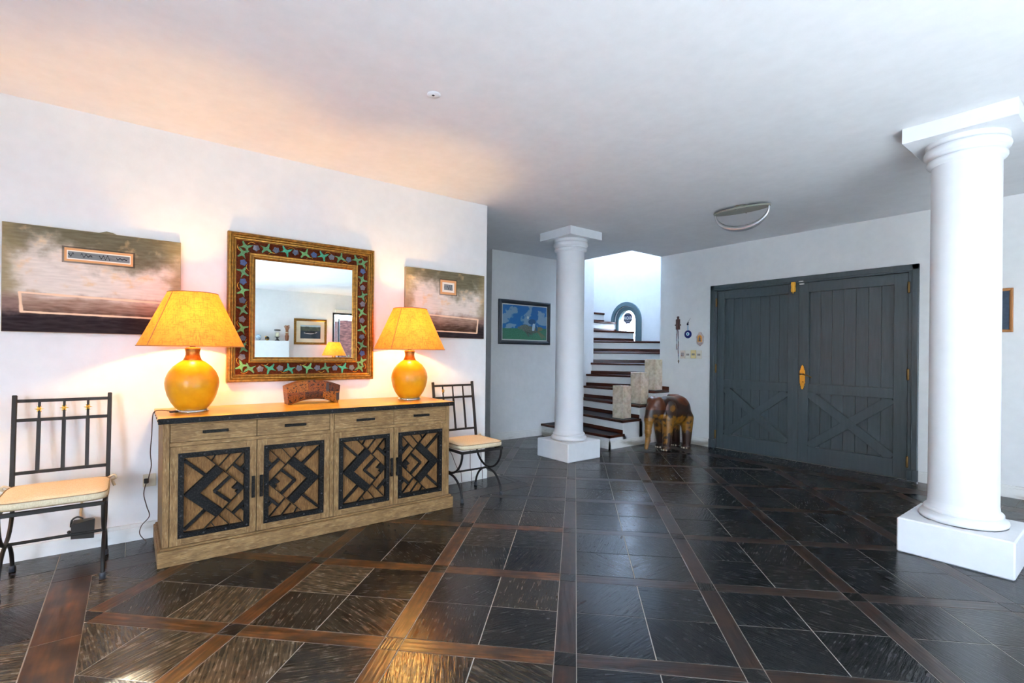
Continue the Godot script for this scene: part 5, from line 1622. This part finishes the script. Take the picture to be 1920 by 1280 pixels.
# ------------------------------------------------------------------ the part of the room that the mirror shows
func build_far_side() -> void:
	var zb := 4.75
	# cream rug in the sun under the garden window, behind the viewer
	var rs := S()
	ab(rs, Vector3(-1.2, 0, -1.2), Vector3(1.2, 0.012, 1.2), 0.004)
	var rug := obj("rug", rs, tri_map(mat(rgb(236, 236, 234), 0.95), Vector3.ONE), null, Vector3(1.45, 0.001, 1.6))
	tag(rug, "large plain cream rug in front of the garden window", "rug")
	# white fireplace block
	var t := thing("fireplace", Vector3(2.2, 0, 4.55), "white plastered fireplace with a flat mantel top", "fireplace")
	var s := S()
	ab(s, Vector3(-0.72, 1.06, -0.17), Vector3(0.717, 1.455, 0.198), 0.006)
	obj("mantel", s, M.wall, t)
	s = S()
	ab(s, Vector3(-0.70, 0, -0.14), Vector3(-0.40, 1.06, 0.198)); ab(s, Vector3(0.40, 0, -0.14), Vector3(0.70, 1.06, 0.198)); ab(s, Vector3(-0.40, 0, 0.1), Vector3(0.40, 1.06, 0.198))
	obj("jambs", s, M.wall, t)
	# mantel ornaments
	t = thing("ceramic_pot", Vector3(2.292, 1.455, 4.55), "round blue and white ceramic pot on the mantel", "pot")
	s = S()
	lathe(s, [Vector2(0, 0.012), Vector2(0.03, 0.012), Vector2(0.052, 0.04), Vector2(0.058, 0.075), Vector2(0.05, 0.11), Vector2(0.032, 0.13), Vector2(0.02, 0.14), Vector2(0, 0.145)], 24)
	var pn := nb(128, 128, 301, 0.05, 3)
	obj("bowl", s, tri_map(mat(Color.WHITE, 0.25, 0.0, tex(128, 128, func(x, y, i): return mixv(Vector3(214, 222, 226), Vector3(96, 150, 186), smoothstep(0.5, 0.56, pn[i] / 255.0)))), Vector3.ONE * 6.0), t)
	for a in 3:
		s = S()
		ball(s, Vector3(cos(a * 2.1) * 0.034, 0.010, sin(a * 2.1) * 0.034), Vector3(0.012, 0.012, 0.012), 8, 6)
		obj("foot", s, M.white_plastic, t)
	t = thing("bird_ornament", Vector3(2.473, 1.455, 4.55), "small dark and gold bird ornament on the mantel", "ornament")
	s = S()
	ball(s, Vector3(0, 0.05, 0), Vector3(0.048, 0.05, 0.035), 16, 10)
	obj("body", s, mat(rgb(42, 38, 36), 0.4), t)
	s = S()
	ball(s, Vector3(0, 0.026, -0.012), Vector3(0.040, 0.026, 0.032), 14, 8); ball(s, Vector3(-0.03, 0.088, -0.01), Vector3(0.02, 0.02, 0.02), 10, 8)
	obj("breast", s, mat(rgb(196, 150, 74), 0.4), t)
	t = thing("candle_lantern", Vector3(2.69, 1.455, 4.55), "black footed glass candle lantern on the mantel", "lantern")
	s = S()
	lathe(s, [Vector2(0, 0), Vector2(0.055, 0), Vector2(0.050, 0.015), Vector2(0.022, 0.04), Vector2(0.024, 0.07), Vector2(0.035, 0.08), Vector2(0.058, 0.085), Vector2(0.058, 0.095), Vector2(0, 0.095)], 20)
	obj("foot", s, M.black, t)
	s = S()
	lathe(s, [Vector2(0.052, 0.095), Vector2(0.052, 0.24)], 20)
	obj("glass", s, M.glass, t)
	s = S()
	lathe(s, [Vector2(0, 0.095), Vector2(0.036, 0.095), Vector2(0.036, 0.20), Vector2(0, 0.20)], 16)
	obj("candle", s, mat(rgb(226, 214, 180), 0.6), t)
	s = S()
	lathe(s, [Vector2(0.050, 0.236), Vector2(0.068, 0.236), Vector2(0.070, 0.262), Vector2(0.050, 0.264), Vector2(0.046, 0.25)], 20)
	obj("rim", s, M.black, t)
	t = thing("twig_bundle", Vector3(2.90, 1.455, 4.55), "bundle of brown twigs tied in a tapered vase", "bundle")
	s = S()
	lathe(s, [Vector2(0, 0), Vector2(0.030, 0), Vector2(0.042, 0.06), Vector2(0.046, 0.13), Vector2(0.040, 0.135), Vector2(0, 0.12)], 18)
	obj("vase", s, mat(rgb(122, 70, 40), 0.6), t)
	for i in 26:
		s = S()
		var a := i * 2.4; var r := 0.034 * sqrt(i / 26.0)
		tube(s, [Vector3(cos(a) * r, 0.12, sin(a) * r), Vector3(cos(a) * r * 0.9, 0.26, sin(a) * r * 0.9), Vector3(cos(a) * r * 2.2, 0.36 + 0.02 * sin(i * 5.0), sin(a) * r * 2.2)], 0.005, 5)
		obj("twig", s, M.clay_wood if i % 3 else mat(rgb(120, 70, 34), 0.6), t)
	s = S()
	lathe(s, [Vector2(0.038, 0.19), Vector2(0.041, 0.195), Vector2(0.041, 0.205), Vector2(0.038, 0.21)], 16)
	obj("binding", s, M.ivory, t)
	# framed boat picture
	var n1 := nb(192, 160, 311, 0.02, 4)
	var boat := tex(192, 160, func(x, y, i):
		var p := Vector2(x / 192.0, y / 160.0)
		var a := n1[i] / 255.0
		var c := mixv(Vector3(52, 58, 48), Vector3(84, 84, 62), a) if p.y < 0.42 else mixv(Vector3(26, 40, 52), Vector3(44, 58, 70), a)
		if p.y < 0.10 + 0.05 * a: c = Vector3(150, 168, 174)
		var bd := absf(p.y - (0.64 - 1.1 * pow(p.x - 0.5, 2.0) * (0.5 if p.x > 0.5 else 1.0)))
		if p.x > 0.17 and p.x < 0.82 and bd < 0.025: c = Vector3(206, 188, 176)
		if p.x > 0.28 and p.x < 0.76 and p.y < 0.61 and p.y > 0.40 + 0.08 * absf(sin(p.x * 20.0)): c = Vector3(30, 28, 30)
		return c)
	framed(Vector3(3.485, 1.697, zb - 0.002), PI, 0.772, 0.629, 0.055, 0.095, M.gold, mat(rgb(206, 192, 164), 0.8), boat, "gilt-framed dark picture of a rowing boat")
	# glazed door with one leaf swung outwards
	t = thing("door_2", Vector3(4.76, 0, zb), "dark metal glazed door standing open to the yard", "door", "", 0.0, "structure")
	s = S()
	ab(s, Vector3(-0.74, 0, -0.01), Vector3(-0.70, 2.2, 0.12)); ab(s, Vector3(0.70, 0, -0.01), Vector3(0.74, 2.2, 0.12)); ab(s, Vector3(-0.74, 2.16, -0.01), Vector3(0.74, 2.2, 0.12))
	obj("door_frame", s, M.frame_dark, t)
	s = S()
	ab(s, Vector3(-0.68, 2.21, -0.03), Vector3(0.74, 2.29, 0.0), 0.003)
	obj("blind_box", s, mat(rgb(222, 218, 204), 0.6), t)
	for d in [[-0.70, -1.05], [0.70, PI + 0.02]]:
		var lf := Node3D.new()
		lf.name = "leaf"
		lf.position = Vector3(d[0], 0, 0.06)
		lf.rotation.y = d[1]
		t.add_child(lf, true)
		s = S()
		for q in [[0.0, 0.055, 0.02, 2.15], [0.645, 0.70, 0.02, 2.15], [0.055, 0.645, 0.02, 0.12], [0.055, 0.645, 2.09, 2.15]]: ab(s, Vector3(q[0], q[2], -0.02), Vector3(q[1], q[3], 0.02), 0.002)
		obj("leaf_frame", s, M.frame_dark, lf)
		obj("pane", bx(Vector3(0.055, 0.12, -0.003), Vector3(0.645, 2.09, 0.003)), M.glass, lf)
	# brick garden wall and a shrub outside
	var b1 := nb(256, 256, 321, 0.05, 4, 3.0, 1.0)
	var bt := tex(256, 256, func(x, y, i): return mixv(Vector3(58, 26, 20), Vector3(124, 76, 62), b1[i] / 255.0))
	var bm := tri_map(mat(Color.WHITE, 0.9, 0.0, bt), Vector3.ONE * 1.0, true)
	tag(obj("garden_wall", bx(Vector3(4.0, -0.06, 8.0), Vector3(9.0, 2.23, 8.2)), bm), "red brick garden wall seen through the glazed door", "wall", "", "structure")
	var ps := S()
	ab(ps, Vector3(3.0, 2.75, 4.9), Vector3(9.0, 2.9, 7.6)); ab(ps, Vector3(3.0, -0.06, 4.9), Vector3(3.2, 2.75, 8.2)); ab(ps, Vector3(8.8, -0.06, 4.9), Vector3(9.0, 2.75, 8.0))
	tag(obj("porch", ps, M.wall), "covered porch outside the glazed door", "porch", "", "structure")
	t = thing("shrub", Vector3(5.1, -0.06, 6.6), "leafy green shrub outside the glazed door", "shrub")
	s = S()
	for i in 260:
		var p := Vector3(rng.randf_range(-0.55, 0.55), rng.randf_range(0.25, 1.15), rng.randf_range(-0.3, 0.3))
		var d := Vector3(rng.randf_range(-1, 1), rng.randf_range(-0.4, 1), rng.randf_range(-1, 1)).normalized()
		var w := d.cross(Vector3.UP).normalized() * 0.022
		quad(s, p, p + d * 0.04 + w, p + d * 0.09, p + d * 0.04 - w, Vector3.UP + d)
	obj("leaves", s, mat(rgb(92, 118, 62), 0.6), t)
	s = S()
	for i in 6: tube(s, [Vector3(0, 0, 0), Vector3(-0.4 + i * 0.16, 0.6, 0.1 * sin(i)), Vector3(-0.5 + i * 0.2, 1.05, 0.2 * sin(i * 2.0))], 0.012, 5)
	obj("stems", s, M.cord, t)
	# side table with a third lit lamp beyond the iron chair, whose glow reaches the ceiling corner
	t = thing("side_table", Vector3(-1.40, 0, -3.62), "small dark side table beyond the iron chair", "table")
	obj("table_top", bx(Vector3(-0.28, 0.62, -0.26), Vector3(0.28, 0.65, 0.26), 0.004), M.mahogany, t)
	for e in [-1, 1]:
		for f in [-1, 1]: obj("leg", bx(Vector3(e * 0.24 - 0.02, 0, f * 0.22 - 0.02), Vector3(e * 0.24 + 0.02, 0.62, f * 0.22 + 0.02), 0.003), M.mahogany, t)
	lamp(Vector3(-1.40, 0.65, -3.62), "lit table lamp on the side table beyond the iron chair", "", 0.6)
	# console under the far lamp
	t = thing("console_table", Vector3(3.72, 0, 4.46), "small dark console table under the far lamp", "table")
	obj("table_top", bx(Vector3(-0.34, 0.68, -0.26), Vector3(0.30, 0.715, 0.26), 0.004), M.mahogany, t)
	for e in [-1, 1]:
		for f in [-1, 1]: obj("leg", bx(Vector3(e * 0.29 - 0.02 - 0.02, 0, f * 0.22 - 0.02), Vector3(e * 0.29 + 0.02 - 0.02, 0.68, f * 0.22 + 0.02), 0.003), M.mahogany, t)
	lamp(Vector3(3.94, 0.715, 4.36), "lit table lamp on the console beside the glazed door", "", 1.0)
